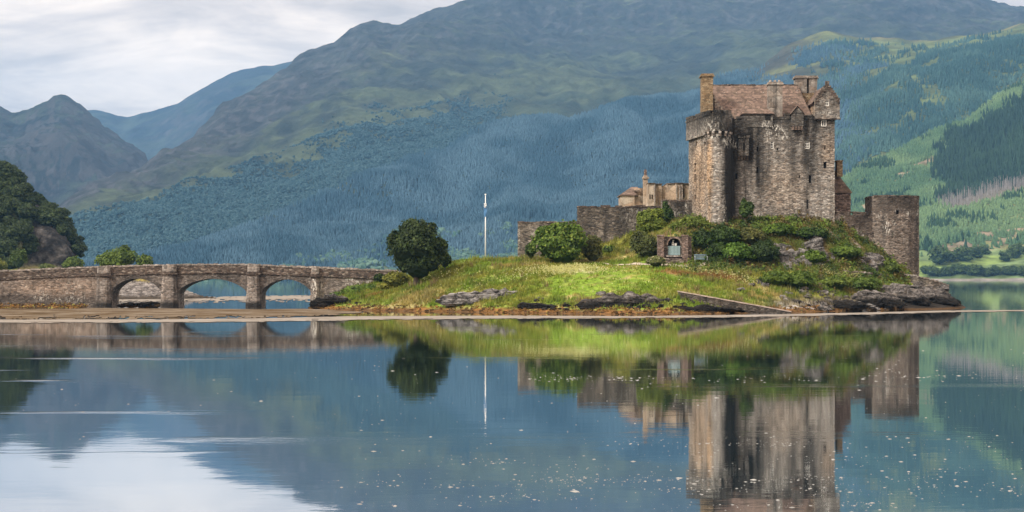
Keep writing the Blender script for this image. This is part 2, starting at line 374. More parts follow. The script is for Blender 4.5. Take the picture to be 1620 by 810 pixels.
def noiC(X, Y, Z, T):
    w = fbm(X/900, Y/900, 2)*180
    e = sm(0.05, 0.9, T)*(1-0.35*sm(2.2, 3.0, T))
    big = ridged((X+w)/620+2.2, (Y-w)/900, 5, 0.52)-0.35
    return e*(big*70+ridged(X/210+3, Y/300, 4)*15*(0.5+0.9*sm(1.5, 2.4, T))+fbm(X/60, Y/70, 4)*8)
def colC(X, Y, Z, T, s, PX, PY):
    n = fbm(X/260, Y/260, 5); n2 = fbm(X/70+9, Y/70, 4); n3 = fbm(X/600+4, Y/600-7, 4)
    c = lerp3(GRASS_HI, HEATH, sm(-0.15, 0.3, n+0.5*n2))
    c = lerp3(c, (0.115, 0.135, 0.068), 0.8*sm(0.0, 0.35, n3+0.4*n2)*sm(1.6, 2.1, T))
    n4 = fbm(X/26, Y/34, 4); gul = ridged((X+0.35*Y)/95+1.2*n, (Y-0.5*X)/420, 4)
    c = lerp3(c, (0.022, 0.028, 0.024), 0.8*sm(0.42, 0.75, gul+0.3*n2)*sm(0.9, 1.7, T))
    rock = sm(0.30, 0.52, s+0.30*n2+0.2*n+0.25*n4)*sm(1.5, 2.2, T)
    c = lerp3(c, (0.034, 0.036, 0.042), rock*0.85); c = lerp3(c, SCREE, rock*sm(0.05, 0.25, n4+0.4*n2))
    wood = sm(0.2, -0.15, T-0.92-0.5*n-0.4*n2)
    c = lerp3(c, FORFLOOR, wood*0.8)
    c = lerp3(c, HEATH, 0.35*sm(200, 700, Z+200*n))
    return c
tC = terrain('mountain', [footC, midC, upC, ridgeC], [120, 160, 150], -380, 2050, 960, noiC, colC, hillmat, [(900, 0.75), (2200, 0.0)])

# --- the forested spur and the heathery hills behind the castle -----------
ridgeD = [(-400, 437, 2000), (80, 437, 2000), (200, 428, 2000), (300, 392, 2050), (400, 345, 2150), (500, 303, 2300), (560, 280, 2400), (640, 252, 2500), (700, 240, 2600), (770, 207, 2700),
          (830, 189, 2750), (870, 186, 2780), (900, 193, 2800), (950, 176, 2850), (1000, 165, 2900), (1090, 146, 3000), (1140, 119, 3100), (1200, 104, 3150), (1250, 72, 3250),
          (1310, 54, 3300), (1420, 60, 3300), (1480, 61, 3250), (1530, 54, 3200), (1620, 40, 3150), (1750, 10, 3100), (2100, -40, 3000)]
midD = [(-400, 437.5, 1900), (100, 437.5, 1900), (200, 433, 1850), (300, 418, 1850), (400, 395, 1900), (500, 370, 1950), (600, 345, 2050), (700, 325, 2150), (800, 300, 2200), (900, 290, 2250), (1000, 275, 2300),
        (1100, 260, 2350), (1200, 235, 2400), (1300, 200, 2450), (1340, 185, 2450), (1400, 150, 2500), (1500, 125, 2500), (1620, 105, 2500), (2100, 40, 2400)]
footD = [(p, 437+6.5*F/Y, Y) for p, Y in ((-400, 1750), (100, 1730), (300, 1680), (600, 1620), (1000, 1600), (1400, 1650), (2100, 1800))]
def noiD(X, Y, Z, T):
    e = sm(0.03, 0.6, T)*(1-0.5*sm(1.6, 2.0, T))
    return e*((ridged(X/420+7+0.3*fbm(X/300,Y/300,2), Y/900+3, 4)-0.35)*48+fbm(X/90, Y/90, 4)*9)
def forD(T, PX, PY, X, Y):                       # where conifers stand
    n = fbm(X/150+3, Y/150, 4); n2 = fbm(X/45, Y/45+8, 3)
    d = sm(1235, 1120, PX-90*n)+sm(1.40, 1.26, T+0.22*n+0.06*n2-0.2*sm(1480, 1600, PX))
    d = d+sm(0.05, 0.18, n+0.3*n2)*sm(1130, 1300, PX)*sm(1.15, 1.4, T)*sm(1.9, 1.7, T)*0.9
    glade = sm(0.14, 0.22, n+0.25*n2-0.35*sm(0.15, 0.05, T))*sm(1300, 1400, PX)
    top = sm(2.0, 1.93, T+0.04*n)
    field = sm(-0.02, 0.12, fbm(X/42+1, Y/110, 3)+0.0)*sm(0.26, 0.12, T)*sm(380, 420, PX)*sm(650, 610, PX)
    return np.clip(d, 0, 1)*(1-glade)*top*(1-field)
def colD(X, Y, Z, T, s, PX, PY):
    n = fbm(X/180, Y/180, 5); n2 = fbm(X/50+9, Y/50, 4)
    c = lerp3((0.11, 0.12, 0.045), (0.05, 0.05, 0.034), sm(-0.2, 0.25, n+0.4*n2))
    c = c*(1+0.5*fbm(X/22, Y/30, 4))[..., None]
    c = lerp3(c, (0.17, 0.15, 0.075), 0.7*sm(0.1, 0.35, n2+n)*sm(1300, 1400, PX))
    c = lerp3(c, (0.10, 0.14, 0.06), 0.8*sm(1230, 1400, PX)*sm(2.0, 1.9, T)); c = lerp3(c, FORFLOOR, forD(T, PX, PY, X, Y)*0.9*(1-0.75*sm(1230, 1400, PX)))
    c = lerp3(c, (0.12, 0.18, 0.09), 0.8*sm(-0.02, 0.1, fbm(X/42+1, Y/110, 3))*sm(0.26, 0.12, T)*sm(380, 420, PX)*sm(650, 610, PX))
    return c
tD = terrain('forest_hill', [footD, midD, ridgeD], [130, 130], -380, 2050, 640, noiD, colD, hillmat, [(500, 0.75), (1200, 0.15)])

# --- the near green spur at the right with clear-cuts -----------------------
ridgeE = [(1000, 437.5, 1500), (1130, 432, 1560), (1200, 395, 1650), (1260, 340, 1750), (1300, 302, 1820), (1345, 272, 1880), (1400, 246, 1940), (1425, 234, 1970), (1470, 207, 2030), (1530, 186, 2080),
          (1580, 150, 2130), (1620, 126, 2180), (1750, 62, 2250), (2000, -20, 2300), (2200, -50, 2300)]
midE = [(1000, 438.5, 1450), (1130, 436, 1480), (1200, 425, 1520), (1300, 385, 1580), (1400, 350, 1640), (1470, 335, 1660), (1530, 320, 1680), (1620, 296, 1700), (1800, 250, 1720), (2200, 200, 1720)]
lowE = [(1000, 439.5, 1400), (1300, 433, 1420), (1400, 420, 1440), (1470, 410, 1450), (1530, 392, 1470), (1620, 380, 1480), (1800, 360, 1480), (2200, 340, 1480)]
footE = [(p, 437+4.3*F/Y, Y) for p, Y in ((1000, 1390), (1450, 1370), (1520, 1350), (1560, 1365), (1620, 1350), (2200, 1330))]
def noiE(X, Y, Z, T):
    e = sm(0.1, 1.2, T)*(1-0.6*sm(2.5, 3.0, T))
    return e*((ridged(X/260+1, Y/420+3, 4)-0.35)*13+fbm(X/60, Y/60, 4)*3.5)
def masksE(X, Y, Z, T, PX, PY):
    n = fbm(X/120+3, Y/120+5, 4); n2 = fbm(X/34, Y/34+8, 3)
    w = 14*n+7*n2                                        # wobble in survey rows
    dark = sm(1478, 1500, PX+w*2)*sm(1.93, 2.05, T-0.1*n)*sm(2.86, 2.74, T+0.15*n2+0.12*n)   # the remaining dark conifer block
    snag = sm(1480, 1510, PX+w)*sm(1.78, 1.84, T-0.1*n)*sm(2.05, 1.98, T-0.1*n)*sm(1700, 1650, PX)              # dead trunks at its lower edge
    tan = np.maximum(sm(0.09, 0.055, np.abs(T-2.55-0.05*n2-0.1*n))*sm(1405, 1428, PX)*sm(1535, 1505, PX)*sm(-0.25, 0.05, n2),   # quarry-like track
                     sm(0.06, 0.03, np.abs(T-2.16+0.0016*(PX-1440)-0.1*n))*sm(1330, 1350, PX)*sm(1490, 1440, PX))
    tan = np.maximum(tan, sm(0.22, 0.08, np.abs(T-1.12-0.14*n-0.12*n2-0.0012*(PX-1560)))*sm(1468, 1500, PX+2*w)*sm(-0.3, 0.05, n2+0.5*fbm(X/12, Y/12, 3)))
    tan = np.maximum(tan, sm(0.06, 0.03, np.abs(T-1.75-0.1*n2))*sm(1600, 1625, PX))
    field = sm(0.80, 0.72, T+0.1*n)*sm(0.40, 0.46, T-0.0025*(PX-1560))
    return dark, snag, tan, field, n, n2
def colE(X, Y, Z, T, s, PX, PY):
    dark, snag, tan, field, n, n2 = masksE(X, Y, Z, T, PX, PY)
    c = lerp3(PLANT, BRACKEN, sm(-0.2, 0.3, n2))
    c = lerp3(c, (0.15, 0.15, 0.065), 0.75*sm(0.12, 0.3, n+0.5*n2))
    c = lerp3(c, (0.14, 0.2, 0.055), 0.9*field)
    c = c*(1+0.5*fbm(X/9, Y/12, 4))[..., None]; c = lerp3(c, lerp3((0.21, 0.165, 0.125), (0.12, 0.12, 0.06), sm(0.0, 0.3, fbm(X/14, Y/20, 4))), 0.9*tan)
    c = lerp3(c, (0.14, 0.12, 0.11), 0.8*snag)
    c = lerp3(c, FORFLOOR, dark*0.9)
    c = lerp3(c, (0.19, 0.175, 0.16), sm(2.2, 1.2, Z+1.4*n2))       # stony shore
    return c
tE = terrain('green_hill', [footE, lowE, midE, ridgeE], [50, 90, 110], 1010, 2150, 460, noiE, colE, mat_vcol('near_hill_ground', 0.05, 0.55, bstr=0.7, bdist=4, detail=8), [(300, 0.75), (900, 0.0)])

# --- the far hills at the left ----------------------------------------------
ridgeB = [(-500, 120, 3744), (-200, 150, 3744), (-100, 160, 3780), (0, 168, 3816), (20, 178, 3816), (40, 176, 3816), (60, 165, 3816), (76, 160, 3816), (86, 151, 3816), (97, 150, 3816), (108, 154, 3816), (122, 165, 3816), (140, 182, 3816), (165, 205, 3780),
          (200, 228, 3708), (230, 250, 3600), (260, 285, 3456), (320, 340, 3240), (420, 390, 3024), (600, 430, 2880)]
footB = [(p, 437+10*F/2450, 2450) for p in (-500, 600)]
midB = [(-500, 300, 3024), (0, 265, 3096), (95, 240, 3240), (150, 270, 3168), (210, 310, 3024), (300, 370, 2880), (420, 410, 2808), (600, 434, 2664)]
def noiB(X, Y, Z, T):
    e = sm(0.1, 0.8, T)
    return e*((ridged(X/520+5, Y/800, 5)-0.35)*60*(1-0.75*sm(1.5, 2, T))+fbm(X/120, Y/120, 5)*16+ridged(X/60, Y/90, 4)*9)
def colB(X, Y, Z, T, s, PX, PY):
    n = fbm(X/260, Y/260, 5); n2 = fbm(X/80+9, Y/80, 4)
    c = lerp3((0.032, 0.044, 0.036), (0.014, 0.02, 0.025), sm(-0.15, 0.25, n+0.5*n2))
    n4 = fbm(X/34, Y/44, 4); c = lerp3(c, (0.012, 0.015, 0.02), 0.8*sm(0.3, 0.6, s*0.8+0.4*n2+0.3*n4)); return lerp3(c, (0.06, 0.06, 0.065), 0.6*sm(0.5, 0.75, s*0.8+0.4*n4))
tB = terrain('peak', [footB, midB, ridgeB], [60, 170], -480, 600, 520, noiB, colB, farmat, [(800, 0.7), (1500, 0.0)], 4)
ridgeA = [(-500, 150, 6825), (-100, 172, 6825), (60, 182, 6825), (120, 178, 6825), (135, 172, 6825), (150, 172, 6825), (170, 178, 6825), (185, 184, 6825), (205, 184, 6727), (240, 176, 6727), (280, 164, 6727), (310, 146, 6727), (340, 126, 6727), (365, 115, 6727),
          (395, 109, 6727), (430, 104, 6727), (470, 92, 6727), (540, 80, 6727), (700, 60, 6727), (900, 90, 6727)]
midA = [(-500, 300, 5850), (60, 290, 5850), (200, 260, 5850), (260, 248, 5850), (330, 205, 5850), (430, 195, 5850), (900, 220, 5850)]
footA = [(p, 437+10*F/5100, 5100) for p in (-500, 900)]
def noiA(X, Y, Z, T):
    return sm(0.1, 0.8, T)*((ridged(X/600+1, Y/800+2, 5)-0.35)*55*(1-0.75*sm(1.5, 2, T))+fbm(X/150, Y/150, 5)*12)
tA = terrain('far_mountain', [footA, midA, ridgeA], [40, 90], -480, 880, 330, noiA, colB, farmat, [(800, 0.7), (1300, 0.0)], 4)

# ------------------------------------------------------------------ far woods (countless: one mesh each)
def sample(t, dens, n, rng, tmax=9.0):
    """scatter points over a terrain: area x density, position by bilinear interpolation"""
    X, Y, Z, T = t['X'], t['Y'], t['Z'], t['T']
    A = np.abs((X[:-1, 1:]-X[:-1, :-1])*(Y[1:, :-1]-Y[:-1, :-1]))*(0.25*(dens[:-1, :-1]+dens[1:, :-1]+dens[:-1, 1:]+dens[1:, 1:]))
    A = A*(T[:-1, :-1] < tmax); A = np.maximum(A, 0)
    i = np.searchsorted(np.cumsum(A.ravel())/A.sum(), rng.rand(n)); r, c = np.unravel_index(np.minimum(i, A.size-1), A.shape)
    u, v = rng.rand(n), rng.rand(n)
    b = lambda G: G[r, c]*(1-u)*(1-v)+G[r+1, c]*u*(1-v)+G[r, c+1]*(1-u)*v+G[r+1, c+1]*u*v
    return np.stack([b(X), b(Y), b(Z)], 1)
def conifers(name, P, h, rng, c0, c1, mat, spread=0.2, group=None, label=None, cat='wood'):
    n = len(P); k = 6; H = h*rng.uniform(0.6, 1.25, n)*(1+0.25*fbm(P[:, 0]/80, P[:, 1]/80, 2)); Rd = H*spread*rng.uniform(0.8, 1.25, n)
    a0 = rng.rand(n)*6.28; ang = a0[:, None]+np.linspace(0, 2*np.pi, k, endpoint=False)[None]
    rj = rng.uniform(0.7, 1.3, (n, k)); V = []
    lean = rng.normal(0, 0.03, (n, 2))*H[:, None]
    def ring(rf, zf): return np.stack([P[:, 0, None]+lean[:, 0, None]*zf+np.cos(ang)*Rd[:, None]*rf*rj, P[:, 1, None]+lean[:, 1, None]*zf+np.sin(ang)*Rd[:, None]*rf*rj, (P[:, 2]+H*zf)[:, None]+0*ang], -1)
    ap = lambda zf: np.stack([P[:, 0]+lean[:, 0]*zf, P[:, 1]+lean[:, 1]*zf, P[:, 2]+H*zf], -1)[:, None, :]
    V = np.concatenate([ring(1, 0.04), ap(0.66), ring(0.62, 0.42), ap(1.0)], 1)       # two skirts of branches
    nv = 2*k+2; base = (np.arange(n)*nv)[:, None, None]
    t = np.array([(j, (j+1) % k, k) for j in range(k)]+[(k+1+j, k+1+(j+1) % k, 2*k+1) for j in range(k)])
    Fc = (base+t[None]).reshape(-1, 3)
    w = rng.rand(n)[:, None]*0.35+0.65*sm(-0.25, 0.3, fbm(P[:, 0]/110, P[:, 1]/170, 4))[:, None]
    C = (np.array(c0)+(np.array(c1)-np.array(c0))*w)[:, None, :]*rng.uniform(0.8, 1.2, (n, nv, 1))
    o = mesh_np(name, V.reshape(-1, 3), Fc, mat, col=C.reshape(-1, 3)); tag(o, label, cat, group, 'stuff'); return o
_ico = None
def blobs(name, P, rad, rng, c0, c1, mat, label, cat='wood', squash=1.0):
    """low broadleaved crowns as jittered faceted tufts"""
    n = len(P)
    ph = (1+5**.5)/2; iv = np.array([(-1, ph, 0), (1, ph, 0), (-1, -ph, 0), (1, -ph, 0), (0, -1, ph), (0, 1, ph), (0, -1, -ph), (0, 1, -ph), (ph, 0, -1), (ph, 0, 1), (-ph, 0, -1), (-ph, 0, 1)], float)/1.9
    it = np.array([(0, 11, 5), (0, 5, 1), (0, 1, 7), (0, 7, 10), (0, 10, 11), (1, 5, 9), (5, 11, 4), (11, 10, 2), (10, 7, 6), (7, 1, 8), (3, 9, 4), (3, 4, 2), (3, 2, 6), (3, 6, 8), (3, 8, 9), (4, 9, 5), (2, 4, 11), (6, 2, 10), (8, 6, 7), (9, 8, 1)])
    r = rad*rng.uniform(0.55, 1.4, n); q = rng.rand(n)*6.28; cs, sn = np.cos(q), np.sin(q)
    b = iv[None]*rng.uniform(0.65, 1.35, (n, 12, 1))*r[:, None, None]
    V = np.stack([b[..., 0]*cs[:, None]-b[..., 1]*sn[:, None], b[..., 0]*sn[:, None]+b[..., 1]*cs[:, None], b[..., 2]*squash], -1)+P[:, None, :]+np.stack([0*r, 0*r, r*0.6*squash], 1)[:, None]
    Fc = ((np.arange(n)*12)[:, None, None]+it[None]).reshape(-1, 3)
    C = (np.array(c0)+(np.array(c1)-np.array(c0))*rng.rand(n)[:, None])[:, None, :]*rng.uniform(0.75, 1.25, (n, 12, 1))
    return tag(mesh_np(name, V.reshape(-1, 3), Fc, mat, col=C.reshape(-1, 3)), label, cat, None, 'stuff')
format_ = mat_vcol('conifer_needles', 0.3, 0.3)
rg = np.random.RandomState(11)
X, Y, T, PX, PY = tD['X'], tD['Y'], tD['T'], tD['PX'], tD['PY']
vis = sm(60, 130, PX)*sm(1800, 1700, PX)
rightD = sm(1230, 1400, PX+120*fbm(X/140, Y/140, 3))
conifers('conifer_forest', sample(tD, forD(T, PX, PY, X, Y)*vis*(1-rightD), 118000, rg, 2.0), 8.2, rg, (0.023, 0.058, 0.088), (0.070, 0.128, 0.174), format_, 0.23,  # blue-green needles, lightened and blued to paint in the valley haze
         label='haze-tinted blue-green conifer forest clothing the long hillside behind the castle')
openD = 1-0.85*sm(0.02, 0.14, fbm(X/75+5, Y/110+2, 4)-0.1*sm(1.9, 1.0, T))
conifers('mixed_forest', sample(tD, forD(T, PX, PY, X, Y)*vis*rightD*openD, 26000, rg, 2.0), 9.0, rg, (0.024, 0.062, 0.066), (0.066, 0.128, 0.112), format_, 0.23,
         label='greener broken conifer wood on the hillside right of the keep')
lowD = sm(0.45, 0.05, T-0.25*fbm(X/90, Y/90+4, 3))*sm(0.0, 0.2, fbm(X/60+2, Y/60, 3)+0.05)*sm(110, 200, PX)*sm(1000, 850, PX)
blobs('birch_wood', sample(tD, lowD, 6000, rg, 1.0), 3.8, rg, (0.032, 0.078, 0.066), (0.085, 0.145, 0.11), format_, 'paler broadleaved wood along the foot of the conifer hillside')
X, Y, Z, T, PX, PY = (tE[k] for k in ('X', 'Y', 'Z', 'T', 'PX', 'PY'))
dk, sg, tn, fd, n_, n2_ = masksE(X, Y, Z, T, PX, PY); vis = sm(1180, 1250, PX)*sm(1800, 1700, PX)
conifers('conifer_block', sample(tE, dk*vis, 5200, rg, 3.0), 12.5, rg, (0.016, 0.036, 0.026), (0.03, 0.06, 0.036), format_, 0.19, label='dark block of tall conifers left standing on the green hill at the right')
young = (1-dk)*(1-sg)*(1-tn)*(1-fd)*sm(0.95, 1.15, T)*sm(3.0, 2.93, T)*sm(-0.25, 0.1, fbm(X/55, Y/55, 4)+0.25)*vis
conifers('young_plantation', sample(tE, young*(0.25+0.75*sm(-0.1, 0.15, fbm(X/18+4, Y/26, 3))), 36000, rg, 3.0), 4.8, rg, (0.05, 0.105, 0.055), (0.13, 0.20, 0.09), format_, 0.34, label='bright green young plantation on the clear-felled slope at the right')
clump = (1-tn)*(1-fd)*sm(0.95, 1.1, T)*sm(3.0, 2.9, T)*sm(0.16, 0.34, fbm(X/42+2, Y/60, 4)+0.25*fbm(X/140, Y/140+6, 2))*vis
conifers('scattered_conifers', sample(tE, clump, 2600, rg, 3.0), 8.5, rg, (0.016, 0.040, 0.024), (0.034, 0.07, 0.036), format_, 0.24, label='darker self-sown conifers scattered in clumps over the green plantation slope')
Ps = sample(tE, sg*vis, 700, rg, 3.0)
mb_h = rg.uniform(6, 12, len(Ps)); k4 = np.array([(1, 0), (0, 1), (-1, 0), (0, -1)])*0.22
Vs = np.concatenate([Ps[:, None]+np.concatenate([k4, np.zeros((4, 1))], 1)[None], Ps[:, None]+np.stack([np.zeros((len(Ps), 4)), np.zeros((len(Ps), 4)), mb_h[:, None]+np.zeros((1, 4))], -1)+0.5*np.concatenate([k4, np.zeros((4, 1))], 1)[None]], 1)
fs = np.array([(j, (j+1) % 4, 4+(j+1) % 4, 4+j) for j in range(4)])
tag(mesh_np('dead_trunks', Vs.reshape(-1, 3), ((np.arange(len(Ps))*8)[:, None, None]+fs[None]).reshape(-1, 4), format_, col=np.full((len(Ps)*8, 3), 0.22)*np.array([1.05, 0.98, 0.95])),
    'bare grey dead trunks along the lower edge of the dark conifer block', 'dead trees', None, 'stuff')
X, Y, Z, T, PX, PY = (tC[k] for k in ('X', 'Y', 'Z', 'T', 'PX', 'PY'))
nn = fbm(X/260, Y/260, 5); nn2 = fbm(X/70+9, Y/70, 4)
dC = sm(0.3, -0.2, T-0.92-0.5*nn-0.5*nn2)**1.5*sm(70, 115, PX)*sm(820, 700, PX)
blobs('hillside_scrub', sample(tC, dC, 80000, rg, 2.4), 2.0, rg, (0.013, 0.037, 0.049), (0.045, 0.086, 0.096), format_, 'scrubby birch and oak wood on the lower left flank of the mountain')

# ------------------------------------------------------------------ water
def build_water():
    m, t = new_mat('loch_water'); p = pos(t)
    dist = t.node('ShaderNodeSeparateXYZ', {0: p})
    # broad calm surface with faint swell, patches where a breath of wind ruffles it
    w1 = t.noise(t.mapped(p, (0.35, 0.9, 1)), 1.0, 3, 0.5)
    w2 = t.noise(t.mapped(p, (2.2, 3.8, 1)), 1.0, 3, 0.55)
    pat = t.noise(t.mapped(p, (0.035, 0.22, 1), (0.35, 0.42, 0)), 1.0, 4, 0.55, 0.6)
    left = t.ramp(t.math('DIVIDE', t.math('ADD', dist.outputs[0], t.math('MULTIPLY', dist.outputs[1], 0.33)), t.math('ADD', dist.outputs[1], 1.0)), [(0.0, 1.0), (0.2, 0.0)])
    ruffle = t.math('MULTIPLY', t.ramp(pat, [(0.615, 0.0), (0.70, 1.0)]), t.math('ADD', 0.18, t.math('MULTIPLY', left, 0.8)))
    h = t.math('ADD', t.math('MULTIPLY', w1, 0.0022), t.math('MULTIPLY', w2, t.math('ADD', 0.0006, t.math('MULTIPLY', ruffle, 0.022))))
    bump = t.node('ShaderNodeBump', {'Height': h, 'Strength': 1.0, 'Distance': 1.0}).outputs[0]
    deep = t.node('ShaderNodeBsdfDiffuse', {'Color': (0.008, 0.024, 0.034, 1)})
    gl = t.node('ShaderNodeBsdfGlossy', {'Color': (0.94, 0.975, 1.0, 1), 'Roughness': t.math('ADD', 0.03, t.math('MULTIPLY', ruffle, 0.22)), 'Normal': bump})
    fc = t.node('ShaderNodeLayerWeight', {'Blend': 0.5}).outputs['Facing']
    fac = t.math('ADD', 0.04, t.math('MULTIPLY', t.math('POWER', fc, 1.25), 0.96), True)
    pr = t.node('ShaderNodeMixShader', {0: fac, 1: deep.outputs[0], 2: gl.outputs[0]})
    t.l.new(pr.outputs[0], t.node('ShaderNodeOutputMaterial').inputs[0])
    mb = MB(); mb.quad((-4500, -250, 0), (4500, -250, 0), (4500, 5600, 0), (-4500, 5600, 0))
    tag(mb.build('water', m), kind='structure')
build_water()

# ------------------------------------------------------------------ haze: the damp air between here and the hills
def build_haze():
    m, t = new_mat('damp_air')
    v = t.node('ShaderNodeVolumePrincipled', {'Color': HAZE_C+(1,), 'Density': HAZE_D, 'Anisotropy': 0.0})
    t.l.new(v.outputs[0], t.node('ShaderNodeOutputMaterial').inputs['Volume'])
    mb = MB(); mb.box(-6000, 6000, -400, 9600, -40, 1250)
    tag(mb.build('haze', m), kind='stuff')
HAZE_C, HAZE_D = (0.23, 0.53, 1.0), 0.85e-4
build_haze()

# ------------------------------------------------------------------ the island: ground surveyed at points, smooth surface through them
def P3(px, py, Y): p = at(px, py, Y); return p[0], p[1], p[2]
def S3(px, py): Y = ywat(py); return xat(px, Y), Y, 0.0
ctrl = [S3(*q) for q in ((486, 489), (520, 490.5), (560, 491), (630, 492), (700, 493), (760, 494), (820, 495), (910, 496.5), (1000, 497.5), (1080, 497.5), (1150, 496.5), (1200, 495.5), (1250, 494.5), (1300, 493), (1350, 491.5), (1400, 490.5), (1450, 490), (1490, 489), (1515, 488))]
ctrl += [(x*0.985, y-11, -1.3) for x, y, z in ctrl]
ctrl += [P3(*q) for q in ((525, 478, 174), (560, 468, 174), (600, 468, 171), (620, 446, 177), (535, 463, 178), (580, 450, 179), (656, 452, 170), (650, 468, 166), (700, 435, 173), (712, 425, 175),
    (735, 412, 176.5), (768, 412, 178), (760, 425, 172), (820, 413, 179), (870, 413, 179), (905, 412, 180), (950, 411, 178), (1000, 411, 176), (1040, 413, 172), (1075, 417, 171.5), (1110, 415, 171.5),
    (950, 430, 166), (1000, 447, 160), (850, 450, 161), (850, 428, 168), (760, 452, 165), (700, 465, 164), (750, 482, 159), (880, 482, 156), (1000, 481, 153), (1080, 462, 156), (1100, 442, 164), (1060, 430, 167),
    (1150, 420, 170), (1150, 447, 163), (1200, 430, 170), (1200, 463, 162), (1250, 436, 170), (1250, 465, 163), (1300, 437, 172), (1300, 464, 166), (1350, 440, 173.5), (1350, 468, 168.5), (1400, 445, 177), (1400, 466, 172),
    (1450, 455, 179), (1480, 462, 181), (1450, 438, 186), (1505, 470, 183), (1140, 480, 155), (1250, 482, 159),
    (1125, 360, 178), (1160, 357, 179), (1200, 357, 179.5), (1260, 354, 180), (1322, 357, 181), (1090, 352, 183), (1060, 355, 182), (1060, 372, 176), (1100, 372, 175), (1140, 385, 174.5),
    (1180, 385, 175.5), (1225, 380, 176), (1228, 400, 174), (1235, 421, 172.3), (1300, 375, 178.5), (1300, 395, 176.5), (1300, 420, 174.5), (1350, 385, 181), (1355, 400, 179.5), (1380, 398, 182), (1385, 427, 177), (1360, 428, 175.5), (1430, 428, 184.5), (1415, 415, 184.5),
    (1000, 385, 183), (960, 390, 184), (1020, 365, 185), (915, 400, 186), (1040, 350, 187))]
ctrl += [(xat(px, 193), 196, 9.0) for px in (1000, 1100, 1200, 1320)]+[(xat(1420, 200), 200, 5.0), (xat(860, 195), 195, 5.3), (xat(780, 188), 190, 4.2), (xat(700, 185), 186, 3.0), (xat(600, 186), 186, 1.2), (xat(510, 186), 186, -0.8)]
ctrl += [(xat(px, 222), 222, z) for px, z in ((800, 0.0), (900, 2.0), (1050, 4), (1200, 4), (1350, 3), (1450, 1))]+[(xat(px, 236), 236, -2.5) for px in (780, 950, 1150, 1350, 1480)]
ctrl += [(xat(470, 178), 178, -0.8), (xat(455, 170), 170, -1.5), (xat(1535, 184), 184, -0.7), (xat(1560, 190), 190, -2), (xat(1540, 205), 205, -2), (xat(560, 198), 198, -2), (xat(660, 200), 200, -1), (xat(700, 215), 215, -2)]
ctrl = np.array(ctrl)
def tps(P, lam=0.02):
    xy = P[:, :2]/10.0; n = len(P)
    d = np.linalg.norm(xy[:, None]-xy[None], axis=2); K = np.where(d > 0, d*d*np.log(d+1e-12), 0)+lam*np.eye(n)
    A = np.zeros((n+3, n+3)); A[:n, :n] = K; A[:n, n] = 1; A[:n, n+1:] = xy; A[n, :n] = 1; A[n+1:, :n] = xy.T
    w = np.linalg.solve(A, np.concatenate([P[:, 2], np.zeros(3)]))
    def f(x, y):
        q = np.stack([np.ravel(x), np.ravel(y)], 1)/10.0; out = np.empty(len(q))
        for i in range(0, len(q), 20000):
            qq = q[i:i+20000]; dd = np.linalg.norm(qq[:, None]-xy[None], axis=2)
            out[i:i+20000] = np.where(dd > 0, dd*dd*np.log(dd+1e-12), 0)@w[:n]+w[n]+qq@w[n+1:]
        return out.reshape(np.shape(x))
    return f
_hf = tps(ctrl)
def ground(x, y, rough=True):
    x = np.asarray(x, float); y = np.asarray(y, float); z = np.minimum(_hf(x, y), 11.0)
    if rough:
        k = sm(0.05, 0.9, z)
        z = z+k*(fbm(x/3.2, y/3.2, 4)*0.28+np.abs(fbm(x/1.1, y/1.1+4, 3))*0.12)+(1-k)*fbm(x/1.6, y/1.6, 4)*0.12
    return np.maximum(z, -2.5)
def PXof(x, y): return 810+x/y*F
gx = np.arange(-28, 66, 0.3); gy = np.concatenate([np.arange(138, 186, 0.3), np.arange(186, 240, 0.9)])
GX, GY = np.meshgrid(gx, gy); GZ = ground(GX, GY)
gs = np.hypot(np.gradient(GZ, axis=1)/0.3, np.gradient(GZ, axis=0)/np.gradient(GY, axis=0))
def spot(x, y, px, py, Y, rx, ry):                       # soft patch of ground around a surveyed point
    c = at(px, py, Y); return np.exp(-(((x-c[0])/rx)**2+((y-c[1])/ry)**2))
